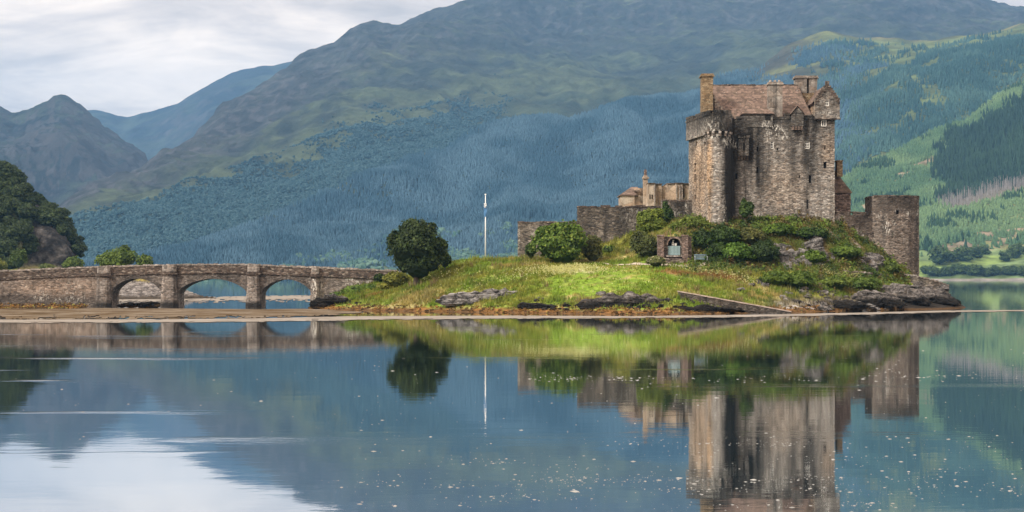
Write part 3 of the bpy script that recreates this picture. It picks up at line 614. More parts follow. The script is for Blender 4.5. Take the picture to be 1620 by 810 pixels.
def ground_col(x, y, z, s):
    n = fbm(x/5, y/3.2, 4); n2 = fbm(x/1.3, y/1.0+7, 4); n3 = fbm(x/11+3, y/7, 3)
    c = lerp3((0.13, 0.20, 0.028), (0.20, 0.21, 0.048), sm(-0.25, 0.25, n+0.3*n2))
    c = lerp3(c, (0.095, 0.10, 0.03), 0.7*sm(0.05, 0.3, fbm(x/2.4+8, y/1.8, 3)))
    c = lerp3(c, (0.30, 0.245, 0.12), 0.75*sm(0.10, 0.36, n3+0.5*n2-0.05))
    lawn = np.clip(1.2*spot(x, y, 985, 428, 167, 6.5, 8)+1.1*spot(x, y, 950, 445, 161, 6.5, 6)+spot(x, y, 1060, 455, 160, 7, 2.6)+0.5*spot(x, y, 830, 462, 160, 7, 3.5), 0, 1)
    c = lerp3(c, (0.15, 0.24, 0.026), 0.92*lawn*sm(0.3, -0.25, n2))
    earth = np.clip(spot(x, y, 1090, 433, 166.5, 4.6, 1.6)+0.9*spot(x, y, 1150, 438, 165, 2.5, 1.2)+0.7*spot(x, y, 720, 465, 163, 4, 1.2)+0.6*spot(x, y, 600, 470, 171, 3.5, 1.3), 0, 1)
    c = lerp3(c, (0.20, 0.11, 0.05), 0.9*sm(0.35, 0.75, earth+0.35*n2))
    flow = np.clip(spot(x, y, 905, 428, 167, 4.2, 3.0), 0, 1)
    c = lerp3(c, (0.42, 0.39, 0.25), 0.7*sm(0.4, 0.9, flow+0.5*n2))
    px = PXof(x, y)
    mound = sm(3.8, 5.2, z+0.6*n2)*sm(1105, 1140, px)
    c = lerp3(c, (0.095, 0.125, 0.03), 0.8*mound); c = lerp3(c, (0.14, 0.085, 0.04), 0.7*mound*sm(0.0, 0.25, n2+0.3*n))
    rock = np.clip(sm(0.95, 1.35, s+0.5*n2)*sm(1150, 1200, px)+sm(1.5, 0.9, z+0.5*n2)*sm(1180, 1260, px), 0, 1)
    c = lerp3(c, lerp3((0.13, 0.115, 0.105), (0.30, 0.28, 0.27), sm(-0.1, 0.25, n2)), rock)
    c = lerp3(c, lerp3((0.20, 0.10, 0.032), (0.07, 0.045, 0.025), sm(-0.1, 0.2, n2+0.5*n)), sm(0.48, 0.24, z+0.3*n2+0.15*n)*sm(1400, 1340, px)); c = lerp3(c, (0.022, 0.019, 0.016), sm(1.0, 0.6, z+0.4*n2)*sm(1340, 1400, px))
    c = lerp3(c, (0.10, 0.055, 0.022), 0.7*sm(0.2, 0.05, z+0.1*n2))
    return c*(1+0.35*n2[..., None])
GC = ground_col(GX, GY, GZ, gs)
nr, nc = GX.shape; ii = np.arange(nr*nc).reshape(nr, nc)
fq = np.stack([ii[:-1, :-1], ii[:-1, 1:], ii[1:, 1:], ii[1:, :-1]], -1)
keepq = (np.maximum.reduce([GZ[:-1, :-1], GZ[:-1, 1:], GZ[1:, 1:], GZ[1:, :-1]]) > -0.6)
used = fq[keepq].reshape(-1, 4); uq, inv = np.unique(used, return_inverse=True)
tag(mesh_np('island_ground', np.stack([GX, GY, GZ], -1).reshape(-1, 3)[uq], inv.reshape(-1, 4), mat_vcol('island_turf', 2.2, 0.55, bstr=0.8, bdist=0.2), col=GC.reshape(-1, 3)[uq], smooth=True), kind='structure')

# ------------------------------------------------------------------ rough grass, flowers, undergrowth (countless)
rg = np.random.RandomState(3)
def scatter(n, px0, px1, y0, y1):
    x = rg.uniform(-26, 62, n); y = rg.uniform(y0, y1, n); px = PXof(x, y); k = (px > px0) & (px < px1); return x[k], y[k]
def gslope(x, y): e = 0.4; return np.hypot((ground(x+e, y)-ground(x-e, y))/(2*e), (ground(x, y+e)-ground(x, y-e))/(2*e))
def tufts(name, x, y, hmin, hmax, colfn, mat, label, cat, blades=4, wid=0.05, stuff=True):
    z = ground(x, y); n = len(x); h = rg.uniform(hmin, hmax, n); V = np.empty((n, blades, 3, 3))
    for b in range(blades):
        a = rg.rand(n)*6.28; le = rg.uniform(0.1, 0.6, n)*h; ox, oy = rg.normal(0, 0.11, (2, n))
        w = wid*rg.uniform(0.6, 1.4, n); hb = h*rg.uniform(0.6, 1.1, n)
        V[:, b, 0] = np.stack([x+ox-np.sin(a)*w, y+oy+np.cos(a)*w, z-0.03], 1); V[:, b, 1] = np.stack([x+ox+np.sin(a)*w, y+oy-np.cos(a)*w, z-0.03], 1)
        V[:, b, 2] = np.stack([x+ox+np.cos(a)*le, y+oy+np.sin(a)*le, z+hb], 1)
    c = colfn(x, y, z)[:, None, None, :]*rg.uniform(0.7, 1.3, (n, blades, 1, 1))*np.ones((1, 1, 3, 1))
    return tag(mesh_np(name, V.reshape(-1, 3), np.arange(n*blades*3).reshape(-1, 3), mat, col=c.reshape(-1, 3)), label, cat, None, 'stuff')
grassmat = mat_leaf('grass_blades', 0.7, 0.3)
x, y = scatter(120000, 505, 1440, 148, 187); z = ground(x, y); s = gslope(x, y)
path_ban = np.clip(spot(x, y, 985, 428, 167, 6, 8)+spot(x, y, 950, 445, 161, 5.5, 5), 0, 1)
k = (z > 0.55+0.25*fbm(x/2, y/2, 2)) & (s < 1.15) & (rg.rand(len(x)) > path_ban*0.85) & (rg.rand(len(x)) < 0.35+0.65*sm(-0.15, 0.2, fbm(x/3.4, y/3.4+3, 3)))
x, y = x[k], y[k]
tufts('rough_grass', x, y, 0.12, 0.48, lambda x, y, z: ground_col(x, y, z, 0*x)*np.array([1.12, 1.05, 0.9]), grassmat, 'rough green and straw-coloured grass over the island', 'grass')
tx, ty = scatter(26000, 505, 1440, 150, 186); tz = ground(tx, ty); k = (tz > 0.9) & (gslope(tx, ty) < 1.0) & (fbm(tx/1.7, ty/1.3+2, 3)+0.4*fbm(tx/6, ty/5, 2) > 0.17) & (rg.rand(len(tx)) > path_ban[0]*0) & (spot(tx, ty, 980, 432, 166, 8, 11) < 0.3); tx, ty = tx[k], ty[k]
tufts('tussocks', tx, ty, 0.35, 0.95, lambda x, y, z: lerp3(ground_col(x, y, z, 0*x), (0.22, 0.17, 0.085), sm(0.1, 0.3, fbm(x/3.3, y/3+1, 3)))*0.95, grassmat, 'taller tussocks of seeding grass and rushes on the banks', 'grass', 5, 0.06)
# bladder wrack heaped along the tide line
wx, wy = scatter(60000, 470, 1420, 146, 176); wz = ground(wx, wy); k = (wz > 0.0) & (wz < 0.55) & (fbm(wx/1.2, wy/0.8, 3) > -0.1); wx, wy, wz = wx[k], wy[k], wz[k]
bx = rg.uniform(-80, -48.5, 6000)*1.0; by = rg.uniform(172, 176.9, 6000); bz = 0.05+0.5*sm(173, 177, by)*rg.rand(6000); wx = np.concatenate([wx, bx]); wy = np.concatenate([wy, by]); wz = np.concatenate([wz, bz])
WC = lerp3((0.055, 0.032, 0.012), (0.22, 0.115, 0.03), sm(-0.2, 0.25, fbm(wx/1.4+3, wy/0.9, 3)))*rg.uniform(0.6, 1.3, (len(wx), 1)); WC = lerp3(WC, (0.26, 0.24, 0.05), (rg.rand(len(wx)) < 0.06)*1.0)
V, Fc, Cc = None, None, None
WRACK = (np.stack([wx, wy, wz+0.06], 1), WC)
# cow parsley and other pale flower heads
fx, fy = [], []
for px, py, Y, rx, ry, n in ((905, 428, 167, 3.6, 2.6, 900), (860, 434, 166, 3.5, 2.0, 300), (1120, 425, 168, 2.5, 1.5, 160), (1170, 440, 165, 2.5, 1.5, 160), (1310, 432, 173, 1.6, 1, 150), (1345, 437, 173.5, 1.6, 0.8, 160), (1270, 366, 179, 4, 1.2, 120), (700, 440, 171, 3, 2, 60), (800, 440, 165, 6, 3, 160), (1000, 455, 159, 6, 2, 60)):
    c = at(px, py, Y); fx.append(c[0]+rg.normal(0, rx*0.6, n)); fy.append(c[1]+rg.normal(0, ry*0.6, n))
fx = np.concatenate(fx); fy = np.concatenate(fy); fz = ground(fx, fy)+rg.uniform(0.2, 0.55, len(fx)); n = len(fx); a0 = rg.rand(n)*6.28; r = rg.uniform(0.03, 0.085, n)
hex_ = np.linspace(0, 2*np.pi, 5, endpoint=False)
tl = rg.normal(0, 0.5, (n, 2))
V = np.stack([fx[:, None]+r[:, None]*np.cos(a0[:, None]+hex_), fy[:, None]+r[:, None]*np.sin(a0[:, None]+hex_), fz[:, None]+r[:, None]*(tl[:, :1]*np.cos(hex_)+tl[:, 1:]*np.sin(hex_)-0.8*np.sin(hex_+a0[:, None]))], -1)
tag(mesh_np('wild_flowers', V.reshape(-1, 3), np.arange(n*5).reshape(-1, 5), grassmat, col=np.tile((0.62, 0.6, 0.42), (n*5, 1))), 'cream wild flower heads scattered through the grass', 'flowers', None, 'stuff')

def leaf_cloud(P, Nrm, size, C, rng):
    """small leaf clumps: bent quads around given points"""
    n = len(P); a = Nrm+rng.normal(0, 0.55, (n, 3)); a /= np.linalg.norm(a, axis=1)[:, None]+1e-9
    t = np.cross(a, rng.normal(0, 1, (n, 3))); t /= np.linalg.norm(t, axis=1)[:, None]+1e-9; b = np.cross(a, t)
    s = (size*rng.uniform(0.55, 1.35, n))[:, None]; w = s*rng.uniform(0.45, 0.9, (n, 1))
    V = np.stack([P-t*s, P-b*w+a*s*0.25, P+t*s, P+b*w+a*s*0.25], 1)
    return V.reshape(-1, 3), np.arange(n*4).reshape(-1, 4), np.repeat(C, 4, 0)
V, Fc, Cc = leaf_cloud(WRACK[0], np.tile((0, -0.3, 1.0), (len(WRACK[0]), 1)), 0.14, WRACK[1], rg)
tag(mesh_np('seaweed', V, Fc, M['leaf'], col=Cc), 'orange-brown seaweed heaped along the tide line', 'seaweed', None, 'stuff')
# bracken, heather and brambles on the castle mound
x, y = scatter(210000, 1045, 1440, 161, 187); z = ground(x, y); px = PXof(x, y); s = gslope(x, y)
cov = sm(3.6, 4.8, z+0.8*fbm(x/2, y/2, 3))*sm(1055, 1130, px)
rockface = np.clip(spot(x, y, 1262, 403, 175, 3.0, 3.2)*1.3+spot(x, y, 1378, 416, 179.5, 1.7, 3.0)*1.3+spot(x, y, 1310, 395, 177, 1.2, 1.5), 0, 1)
cov = np.maximum(cov, sm(1.5, 2.4, z)*sm(1240, 1270, px)*0.8)*(1-sm(0.3, 0.6, rockface+0.25*fbm(x/0.9, y/0.9, 3)))
k = rg.rand(len(x)) < cov*(0.25+0.75*sm(-0.2, 0.2, fbm(x/1.5, y/1.5+5, 3))); x, y, z = x[k], y[k], z[k]
hh = np.abs(fbm(x/1.6, y/1.6, 3))*2.3*rg.rand(len(x))+rg.rand(len(x))*0.25
P = np.stack([x, y, z+hh], 1); m1 = sm(-0.15, 0.2, fbm(x/2.6, y/2.6+9, 3)); m2 = sm(0.02, 0.3, fbm(x/1.7+5, y/1.7, 3))
C = lerp3((0.035, 0.065, 0.013), (0.115, 0.17, 0.024), m1); C = lerp3(C, (0.14, 0.085, 0.035), 0.75*m2)*rg.uniform(0.55, 1.4, (len(x), 1))
V, Fc, Cc = leaf_cloud(P, np.tile((0, -0.5, 1.0), (len(x), 1)), 0.15, C, rg)
tag(mesh_np('undergrowth', V, Fc, M['leaf'], col=Cc), 'bracken, heather and brambles covering the castle mound', 'undergrowth', None, 'stuff')

# ------------------------------------------------------------------ bushes and trees
def icosphere(sub):
    ph = (1+5**.5)/2; v = [(-1, ph, 0), (1, ph, 0), (-1, -ph, 0), (1, -ph, 0), (0, -1, ph), (0, 1, ph), (0, -1, -ph), (0, 1, -ph), (ph, 0, -1), (ph, 0, 1), (-ph, 0, -1), (-ph, 0, 1)]
    f = [(0, 11, 5), (0, 5, 1), (0, 1, 7), (0, 7, 10), (0, 10, 11), (1, 5, 9), (5, 11, 4), (11, 10, 2), (10, 7, 6), (7, 1, 8), (3, 9, 4), (3, 4, 2), (3, 2, 6), (3, 6, 8), (3, 8, 9), (4, 9, 5), (2, 4, 11), (6, 2, 10), (8, 6, 7), (9, 8, 1)]
    v = [np.array(a)/np.linalg.norm(a) for a in v]
    for _ in range(sub):
        c = {}; g = []
        def mid(a, b):
            k = (min(a, b), max(a, b))
            if k not in c: q = v[a]+v[b]; c[k] = len(v); v.append(q/np.linalg.norm(q))
            return c[k]
        for a, b, d in f: e, h, i = mid(a, b), mid(b, d), mid(d, a); g += [(a, e, i), (b, h, e), (d, i, h), (e, h, i)]
        f = g
    return np.array(v), np.array(f)
ICO2 = icosphere(2); ICO3 = icosphere(3); ICO4 = icosphere(4)
def n3(p, f, o=3): return fbm(p[:, 0]*f+p[:, 2]*f*0.71, p[:, 1]*f-p[:, 2]*f*0.83, o)*0.6+fbm(p[:, 2]*f+3, p[:, 0]*f*0.9+p[:, 1]*f*0.4, o)*0.6
def crown_mesh(blobs_, n, size, c0, c1, seed, lump=0.35, c2=None, core=True):
    """blobs_: (x,y,z,rx,ry,rz) relative to the plant's base"""
    rng = np.random.RandomState(seed); B = np.array(blobs_, float); w = (B[:, 3]*B[:, 5]); i = rng.choice(len(B), n, p=w/w.sum())
    d = rng.normal(0, 1, (n, 3)); d[:, 2] = np.where(d[:, 2] < -0.3*np.abs(d[:, 0]), -d[:, 2]*0.8, d[:, 2]); d /= np.linalg.norm(d, axis=1)[:, None]
    off = d*B[i, 3:6]; rad = B[i, 3].mean()
    lumpn = n3(d*1.0+B[i, :3]*0.7+seed, 1.9, 3)+0.5*n3(d+B[i, :3]+seed, 5.0, 2)
    k = (1-0.5*rng.rand(n)**2.2)*(1+lump*lumpn)
    P = B[i, :3]+off*k[:, None]
    keep = rng.rand(n) < 0.35+0.65*sm(-0.35, 0.05, n3(P+seed*3.1, 1.2/max(rad, 0.4)*1.6, 3)); P = P[keep]; d = d[keep]; n = len(P)
    m = sm(-0.2, 0.25, n3(P*1.0+seed*1.3, 1.3/max(rad, 0.4), 3))
    C = lerp3(c0, c1, np.clip(0.75*m+0.35*rng.rand(n), 0, 1))
    if c2 is not None: C = lerp3(C, c2, (rng.rand(n) < 0.13)*1.0)
    C = C*rng.uniform(0.75, 1.25, (n, 1))
    Nn = d*np.array([1, 1, 0.8])+np.array([0, 0, 0.35])
    V, Fc, Cc = leaf_cloud(P, Nn, size, C, rng); F3 = np.concatenate([Fc[:, [0, 1, 2]], Fc[:, [0, 2, 3]]])
    if core:
        for b in B:
            v, f = ICO2; q = v*(0.68+0.16*n3(v+seed, 1.4)[:, None])*b[3:6]+b[:3]
            F3 = np.concatenate([F3, f+len(V)]); V = np.concatenate([V, q]); Cc = np.concatenate([Cc, np.tile(np.array(c0)*0.9, (len(q), 1))])
    return V, F3, Cc
def trunk_mb(h, r, seed, base=(0, 0, 0), limbs=5, spread=0.6, start=0.35):
    rng = np.random.RandomState(seed); mb = MB(); b = np.array(base, float)
    pts = [b+np.array([0.0, 0, -0.3])]+[b+np.array([rng.normal(0, 0.03)*h, rng.normal(0, 0.03)*h, h*f]) for f in (0.1, 0.35, 0.65, 1.0)]
    mb.tube(pts, [r*1.25, r, r*0.8, r*0.55, r*0.15], 7)
    for k in range(limbs):
        f = rng.uniform(start, 0.85); a = 6.28*(k+rng.rand()*0.6)/limbs; s = b+np.array([0, 0, h*f]); L = h*spread*rng.uniform(0.6, 1.0)
        e = s+np.array([math.cos(a)*L, math.sin(a)*L, L*rng.uniform(0.5, 1.1)])
        mb.tube([s, 0.5*(s+e)+np.array([0, 0, -0.06*L]), e], [r*0.45, r*0.28, r*0.06], 5)
    return mb
def plant(name, loc, label, cat, blobs_, n, size, c0, c1, seed, trunk=None, c2=None, lump=0.35, bark='bark', group=None, loc_sink=0.0):
    loc = (loc[0], loc[1], loc[2]-loc_sink); t = thing(name, loc, label, cat, group)
    V, Fc, Cc = crown_mesh(blobs_, n, size, c0, c1, seed, lump, c2)
    mesh_np('foliage' if trunk is None or trunk[0] < 1.2 else 'crown', V, Fc, M['leaf'], t, Cc)
    if trunk:
        mb = trunk_mb(trunk[0], trunk[1], seed, tuple(loc), trunk[2] if len(trunk) > 2 else 5, trunk[3] if len(trunk) > 3 else 0.6); mb.build('trunk' if trunk[0] >= 1.2 else 'stem', M[bark], t)
    return t
_ry = np.arange(149, 192, 0.1)
def ghit(px, py):                                        # depth at which the line of sight through a survey pixel meets the ground
    h = ground((px-810)/F*_ry, _ry); los = CH-(py-HZ)/F*_ry; k = np.nonzero(h >= los)[0]
    return float(_ry[k[0]]) if len(k) else 186.0
def gz(px, Y): x = xat(px, Y); return (x, Y, float(ground(np.array(x), np.array(Y))))
def bl(px0, px1, py0, py1, Y, loc, dep=0.9):             # one foliage lobe from its extent on the survey
    a = at(px0, py1, Y); b = at(px1, py0, Y); c = (a+b)/2; r = (b-a)/2
    return (c[0]-loc[0], c[1]-loc[1], c[2]-loc[2], r[0], r[0]*dep, r[2])
def bush(name, px, Y, lobes, label, cat, n, size, c0, c1, seed, **kw):
    l = gz(px, Y); return plant(name, l, label, cat, [bl(*q[:4], Y+(q[4] if len(q) > 4 else 0), l) for q in lobes], n, size, c0, c1, seed, **kw)
DK0, DK1 = (0.022, 0.042, 0.013), (0.052, 0.085, 0.020)
MD0, MD1 = (0.045, 0.085, 0.013), (0.11, 0.175, 0.022)
LT0, LT1 = (0.085, 0.125, 0.02), (0.175, 0.215, 0.034)
OL0, OL1 = (0.06, 0.07, 0.022), (0.12, 0.125, 0.036)
bush('round_tree', 658, 170, [(616, 698, 352, 432), (628, 690, 349, 400), (613, 668, 372, 425, -0.6), (650, 706, 372, 430, 0.4), (632, 690, 395, 449), (622, 660, 395, 438), (660, 702, 392, 436), (612, 634, 366, 400), (686, 709, 378, 412), (640, 664, 346, 366), (668, 692, 352, 372)],
     'dark round-crowned tree standing alone on the grassy bank between bridge and flagpole', 'tree', 19000, 0.15, (0.016, 0.031, 0.010), (0.038, 0.064, 0.016), 21, trunk=(4.6, 0.30, 7, 0.45), c2=(0.065, 0.092, 0.024), lump=0.5)
bush('shrub', 704, 174, [(694, 714, 400, 428)], 'small dark shrub just behind the round tree on its right', 'shrub', 900, 0.15, DK0, DK1, 22, trunk=(0.9, 0.06))
bush('shrub', 626, 173, [(606, 648, 430, 462), (598, 630, 446, 466), (620, 650, 440, 470)], 'yellow-green shrub at the foot of the dark round tree', 'shrub', 2600, 0.17, (0.10, 0.115, 0.02), (0.19, 0.19, 0.03), 23, trunk=(0.8, 0.06))
bush('shrub', 599, 177, [(592, 610, 433, 448)], 'little dark green shrub against the right end of the bridge', 'shrub', 500, 0.14, DK0, DK1, 24, trunk=(0.6, 0.04))
bush('shrub', 560, 176, [(540, 585, 452, 474), (520, 552, 462, 478), (570, 604, 450, 470)], 'low sprawling bright green shrub below the bridge wall', 'shrub', 2400, 0.16, MD0, MD1, 25, trunk=(0.6, 0.05))
bush('large_bush', 893, 175, [(840, 912, 362, 420), (868, 905, 350, 392), (846, 880, 358, 400), (888, 926, 355, 410), (860, 920, 385, 424)],
     'large leafy green bush in front of the low curtain wall', 'bush', 7500, 0.19, MD0, (0.10, 0.165, 0.02), 26, trunk=(2.6, 0.14, 7), c2=(0.17, 0.22, 0.04), lump=0.45)
bush('large_bush', 934, 177, [(918, 952, 372, 417), (922, 953, 390, 418)], 'olive bush at the right flank of the large leafy bush', 'bush', 1900, 0.17, OL0, OL1, 27, trunk=(1.5, 0.08))
bush('shrub', 838, 179, [(831, 848, 385, 413)], 'narrow dark ivy bush at the left of the large leafy bush by the wall', 'shrub', 800, 0.16, DK0, DK1, 28, trunk=(1.0, 0.05))
bush('shrub', 964, 181, [(953, 975, 388, 406), (972, 1000, 394, 408)], 'small dark bush under the second curtain wall', 'shrub', 900, 0.15, DK0, MD1, 29, trunk=(0.7, 0.05))
bush('large_bush', 1032, 182, [(1008, 1040, 332, 366), (1018, 1056, 344, 374), (1008, 1030, 345, 372), (1030, 1050, 330, 350)], 'yellow-green bush high against the curtain wall beside the white stems', 'bush', 3600, 0.17, LT0, LT1, 30, trunk=(1.8, 0.08), lump=0.5)
bush('ivy', 1053, 184, [(1044, 1066, 326, 366), (1048, 1058, 318, 340)], 'dark ivy bush with bare white stems on the curtain wall', 'ivy', 1300, 0.14, DK0, MD0, 31, trunk=(2.4, 0.07, 6, 0.35), bark='palebark')
bush('large_bush', 1018, 174, [(995, 1044, 372, 412), (1004, 1048, 380, 414), (998, 1024, 366, 395)], 'dark olive bush on the left of the arched memorial', 'bush', 3800, 0.16, (0.045, 0.055, 0.018), (0.09, 0.11, 0.03), 32, trunk=(1.6, 0.08), lump=0.4)
bush('shrub', 1037, 169.5, [(1022, 1053, 405, 425)], 'small round pale-flowered bush in front of the dark olive bush', 'shrub', 1500, 0.11, OL0, (0.15, 0.17, 0.06), 33, trunk=(0.7, 0.05), c2=(0.4, 0.38, 0.26), lump=0.2)
bush('hill_shrub', 1090, 177.5, [(1060, 1100, 350, 376), (1075, 1122, 343, 372), (1098, 1128, 356, 378)], 'light green thicket on the mound above the arched memorial', 'shrub', 4200, 0.16, (0.075, 0.11, 0.018), (0.15, 0.19, 0.03), 34, trunk=(0.7, 0.05), lump=0.45)
for k, (px, Y, lobes, lab, c0, c1, n) in enumerate((
    (1115, 174.5, [(1098, 1128, 366, 402)], 'dark bramble thicket immediately right of the arched memorial', DK0, MD0, 2200),
    (1142, 175.5, [(1122, 1166, 360, 396), (1120, 1150, 385, 414)], 'dark bramble thicket at the foot of the round keep tower', DK0, MD0, 3000),
    (1186, 175.5, [(1164, 1210, 362, 394)], 'rusty green thicket on the mound below the small wall tree', OL0, OL1, 2400),
    (1168, 171.8, [(1141, 1188, 388, 421), (1150, 1182, 384, 400)], 'bright green round bush among the dark bushes below the keep', (0.045, 0.095, 0.014), (0.10, 0.18, 0.024), 2800),
    (1206, 172.5, [(1184, 1230, 386, 424), (1190, 1222, 380, 400)], 'very dark green bush beside the bare rock face', (0.018, 0.036, 0.012), (0.04, 0.07, 0.018), 3000),
    (1232, 177.8, [(1212, 1252, 355, 378)], 'flowery green thicket against the keep wall above the rock face', MD0, MD1, 2000),
    (1285, 178.5, [(1258, 1308, 362, 384)], 'dark green thicket on the mound under the keep slit window', DK0, MD0, 2400),
    (1338, 180.5, [(1312, 1360, 392, 412), (1326, 1346, 386, 402)], 'green thicket on the brow left of the corner bastion', (0.05, 0.09, 0.014), (0.12, 0.18, 0.024), 2600),
    (1290, 175.5, [(1272, 1304, 398, 422)], 'low green bush in the cleft between the rock faces', MD0, MD1, 1300),
    (1408, 183.5, [(1396, 1420, 416, 438)], 'green creeper bank at the foot of the corner bastion', (0.05, 0.08, 0.016), (0.11, 0.15, 0.03), 1500),
    (1225, 167, [(1206, 1250, 430, 458)], 'dense grassy bush above the landing slip', (0.05, 0.09, 0.013), (0.11, 0.16, 0.022), 1900),
    (1262, 168, [(1240, 1290, 432, 462)], 'dense green bush on the bank right of the landing slip', (0.045, 0.085, 0.013), (0.10, 0.15, 0.022), 2100),
    (1322, 171, [(1300, 1344, 438, 462)], 'green bush on the bank above the white boulders', (0.05, 0.085, 0.013), (0.12, 0.16, 0.025), 1800),
    (1366, 172.5, [(1342, 1392, 441, 464)], 'green bush on the bank below the low retaining wall', (0.04, 0.08, 0.013), (0.10, 0.15, 0.025), 1900))):
    L_ = []
    for (a, b, c, d) in lobes: yy = min(ghit((a+b)/2, d-0.12*(d-c)), 180.3)+0.35; L_.append((a-2, b+2, c-1, d, yy))
    Y = float(np.mean([q[4] for q in L_])); l = gz(px, Y)
    plant('thicket', l, lab, 'shrub', [bl(*q[:4], q[4], l, 0.8) for q in L_], int(n*1.3), 0.15, c0, c1, 50+k, trunk=(0.6, 0.04), lump=0.6)
bush('small_tree', 1179, 179.0, [(1169, 1188, 322, 350), (1172, 1182, 314, 336), (1178, 1193, 320, 342)], 'little tree growing up against the front wall of the keep', 'tree', 1300, 0.15, (0.03, 0.06, 0.014), (0.075, 0.12, 0.025), 70, trunk=(2.6, 0.07, 6, 0.3), lump=0.5)

# ------------------------------------------------------------------ rocks
def rock_mesh(rx, ry, rz, seed, sub=4, planes=18, rough=0.14, layer=0.0):
    v, f = (ICO4 if sub == 4 else ICO3); rng = np.random.RandomState(seed); p = v.copy()*1.25
    for _ in range(planes):
        d = rng.normal(0, 1, 3)*np.array([1, 1, 1.2]); d /= np.linalg.norm(d); o = rng.uniform(0.62, 1.0)
        e = np.maximum(p@d-o, 0); p = p-e[:, None]*d*0.92
    q = p*np.array([rx, ry, rz]); s = max(rx, ry)
    q = q+v*(n3(q+seed*7.7, 1.6/s**0.5, 4)*rough*s**0.6)[:, None]*np.array([1, 1, 0.9])
    q = q+v*(n3(q*np.array([0.6, 0.6, 2.2])+seed, 1.9, 3)*0.13)[:, None]
    if layer: q[:, 2] += layer*np.abs(((q[:, 2]*2.2+0.35*q[:, 0]) % 1.0)-0.5); q[:, 1] -= layer*0.8*(((q[:, 2]*2.4+0.12*q[:, 0]) % 1.0)-0.5)
    return q, f
def rock_at(name, px0, px1, py0, py1, Y, label, cat, seed, mat, dep=0.5, planes=18, rough=0.16, layer=0.0, group=None, tilt=0.0, sub=4):
    a = at(px0, py1, Y); b = at(px1, py0, Y); c = (a+b)/2; r = (b-a)/2
    q, f = rock_mesh(r[0]*1.02, max(r[0]*dep, r[2]), r[2]*1.05, seed, sub, planes, rough, layer)
    if tilt: q[:, 2] += tilt*q[:, 0]
    o = mesh_np(name, q, f, mat, smooth=False); o.location = c; return tag(o, label, cat, group)
for k, (px0, px1, py0, py1, Y, lab, dep, lay) in enumerate((
    (486, 545, 470, 492, 170, 'dark seaweed-hung rock ledge at the left tip of the island by the bridge', 0.35, 0.25),
    (818, 960, 481, 497, 156, 'long low dark ledge at the water below the lawn', 0.2, 0.3),
    (905, 1080, 468, 499, 153, 'broad layered rock shelf at the water left of the landing slip', 0.22, 0.22),
    (1040, 1190, 485, 500, 150.5, 'brown weed-covered ledge in front of the landing slip', 0.2, 0.35),
    (1255, 1390, 474, 496, 163, 'long smooth pale slab at the waterline right of the slip', 0.22, 0.15),
    (1335, 1432, 458, 493, 167.5, 'undercut dark outcrop left of the island point', 0.35, 0.08),
    (1385, 1470, 450, 496, 171.5, 'big grey-topped black rock mass at the island point', 0.4, 0.05),
    (1425, 1513, 457, 495, 175.5, 'large overhanging rock at the end of the island point', 0.35, 0.05),
    (1480, 1522, 472, 490, 178, 'outermost low black rock at the right tip of the island', 0.4, 0.1))):
    if k >= 9: Y = ghit((px0+px1)/2, py1-0.25*(py1-py0))+0.9
    rock_at('rock_outcrop', px0, px1, py0, py1, Y, lab, 'rock', 100+k, M['palerock'] if k in (9, 10) else M['rock'], dep, 24, 0.5 if k >= 9 else 0.38, lay)
for (pa, pb, qa, qb, n, lab, grp, wmin, wmax) in ((1222, 1300, 384, 428, 24, 'angular grey block in the bare rock face below the keep', 'blocks of the rock face below the keep', 14, 34), (1352, 1398, 400, 433, 14, 'pale angular block in the crag under the corner bastion', 'blocks of the crag under the bastion', 12, 26),
        (1290, 1326, 398, 424, 7, 'small dark block in the cleft between the rock faces', 'blocks in the cleft', 10, 18), (1195, 1220, 440, 466, 6, 'broken rock showing through the bank above the slip', 'broken rocks above the slip', 9, 18)):
    rq = np.random.RandomState(int(pa))
    for i in range(n):
        cx, cy = rq.uniform(pa+6, pb-6), rq.uniform(qa+6, qb-4); w, h = rq.uniform(wmin, wmax), rq.uniform(wmin, wmax)*0.75; Y = ghit(cx, cy)+0.25
        rock_at('rock_block', cx-w/2, cx+w/2, cy-h/2, cy+h/2, Y, lab, 'rock', 3000+int(pa)+i, M['palerock'] if grp != 'blocks in the cleft' else M['rock'], 0.45, 9, 0.22, 0.0, grp, rq.normal(0, 0.25), 3)
rock_at('rock_outcrop', 196, 258, 478, 488.5, 179.5, 'dark weedy ledge in the water under the first arch', 'rock', 161, M['rock'], 0.3, 20, 0.3, 0.1)
rock_at('pale_rock', 678, 818, 460, 485, 159.8, 'long pale lichen-covered rock lying in the grass near the shore', 'rock', 131, M['whiterock'], 0.16, 26, 0.3, 0.2, tilt=0.08)
rg2 = np.random.RandomState(17); nb = 0
proto_b = []
for k in range(7):
    q, f = rock_mesh(1.0, 0.8, 0.7, 200+k, 3, 9, 0.16); proto_b.append((q, f))
meshes_b = {}
def boulder(px, Y, r, kind, label, group, z=None):
    k = rg2.randint(7); key = (k, kind)
    x = xat(px, Y)
    if key not in meshes_b: o = mesh_np('boulder', proto_b[k][0], proto_b[k][1], M[kind]); meshes_b[key] = o.data
    else: o = bpy.data.objects.new('boulder', meshes_b[key]); COL.objects.link(o)
    zz = float(ground(np.array(x), np.array(Y))) if z is None else z
    o.location = (x, Y, zz+r*0.12); o.scale = (r*rg2.uniform(.8, 1.4), r*rg2.uniform(.8, 1.2), r*rg2.uniform(.6, 1.0)); o.rotation_euler = (rg2.normal(0, .2), rg2.normal(0, .2), rg2.uniform(0, 6.28))
    tag(o, label, 'boulder', group)
for _ in range(120):
    boulder(rg2.uniform(1225, 1410), rg2.uniform(160, 168.5), rg2.uniform(0.15, 0.55), 'palerock' if rg2.rand() < 0.55 else 'rock', 'loose boulder in the rubble on the shore right of the landing slip', 'boulders on the shore right of the slip')
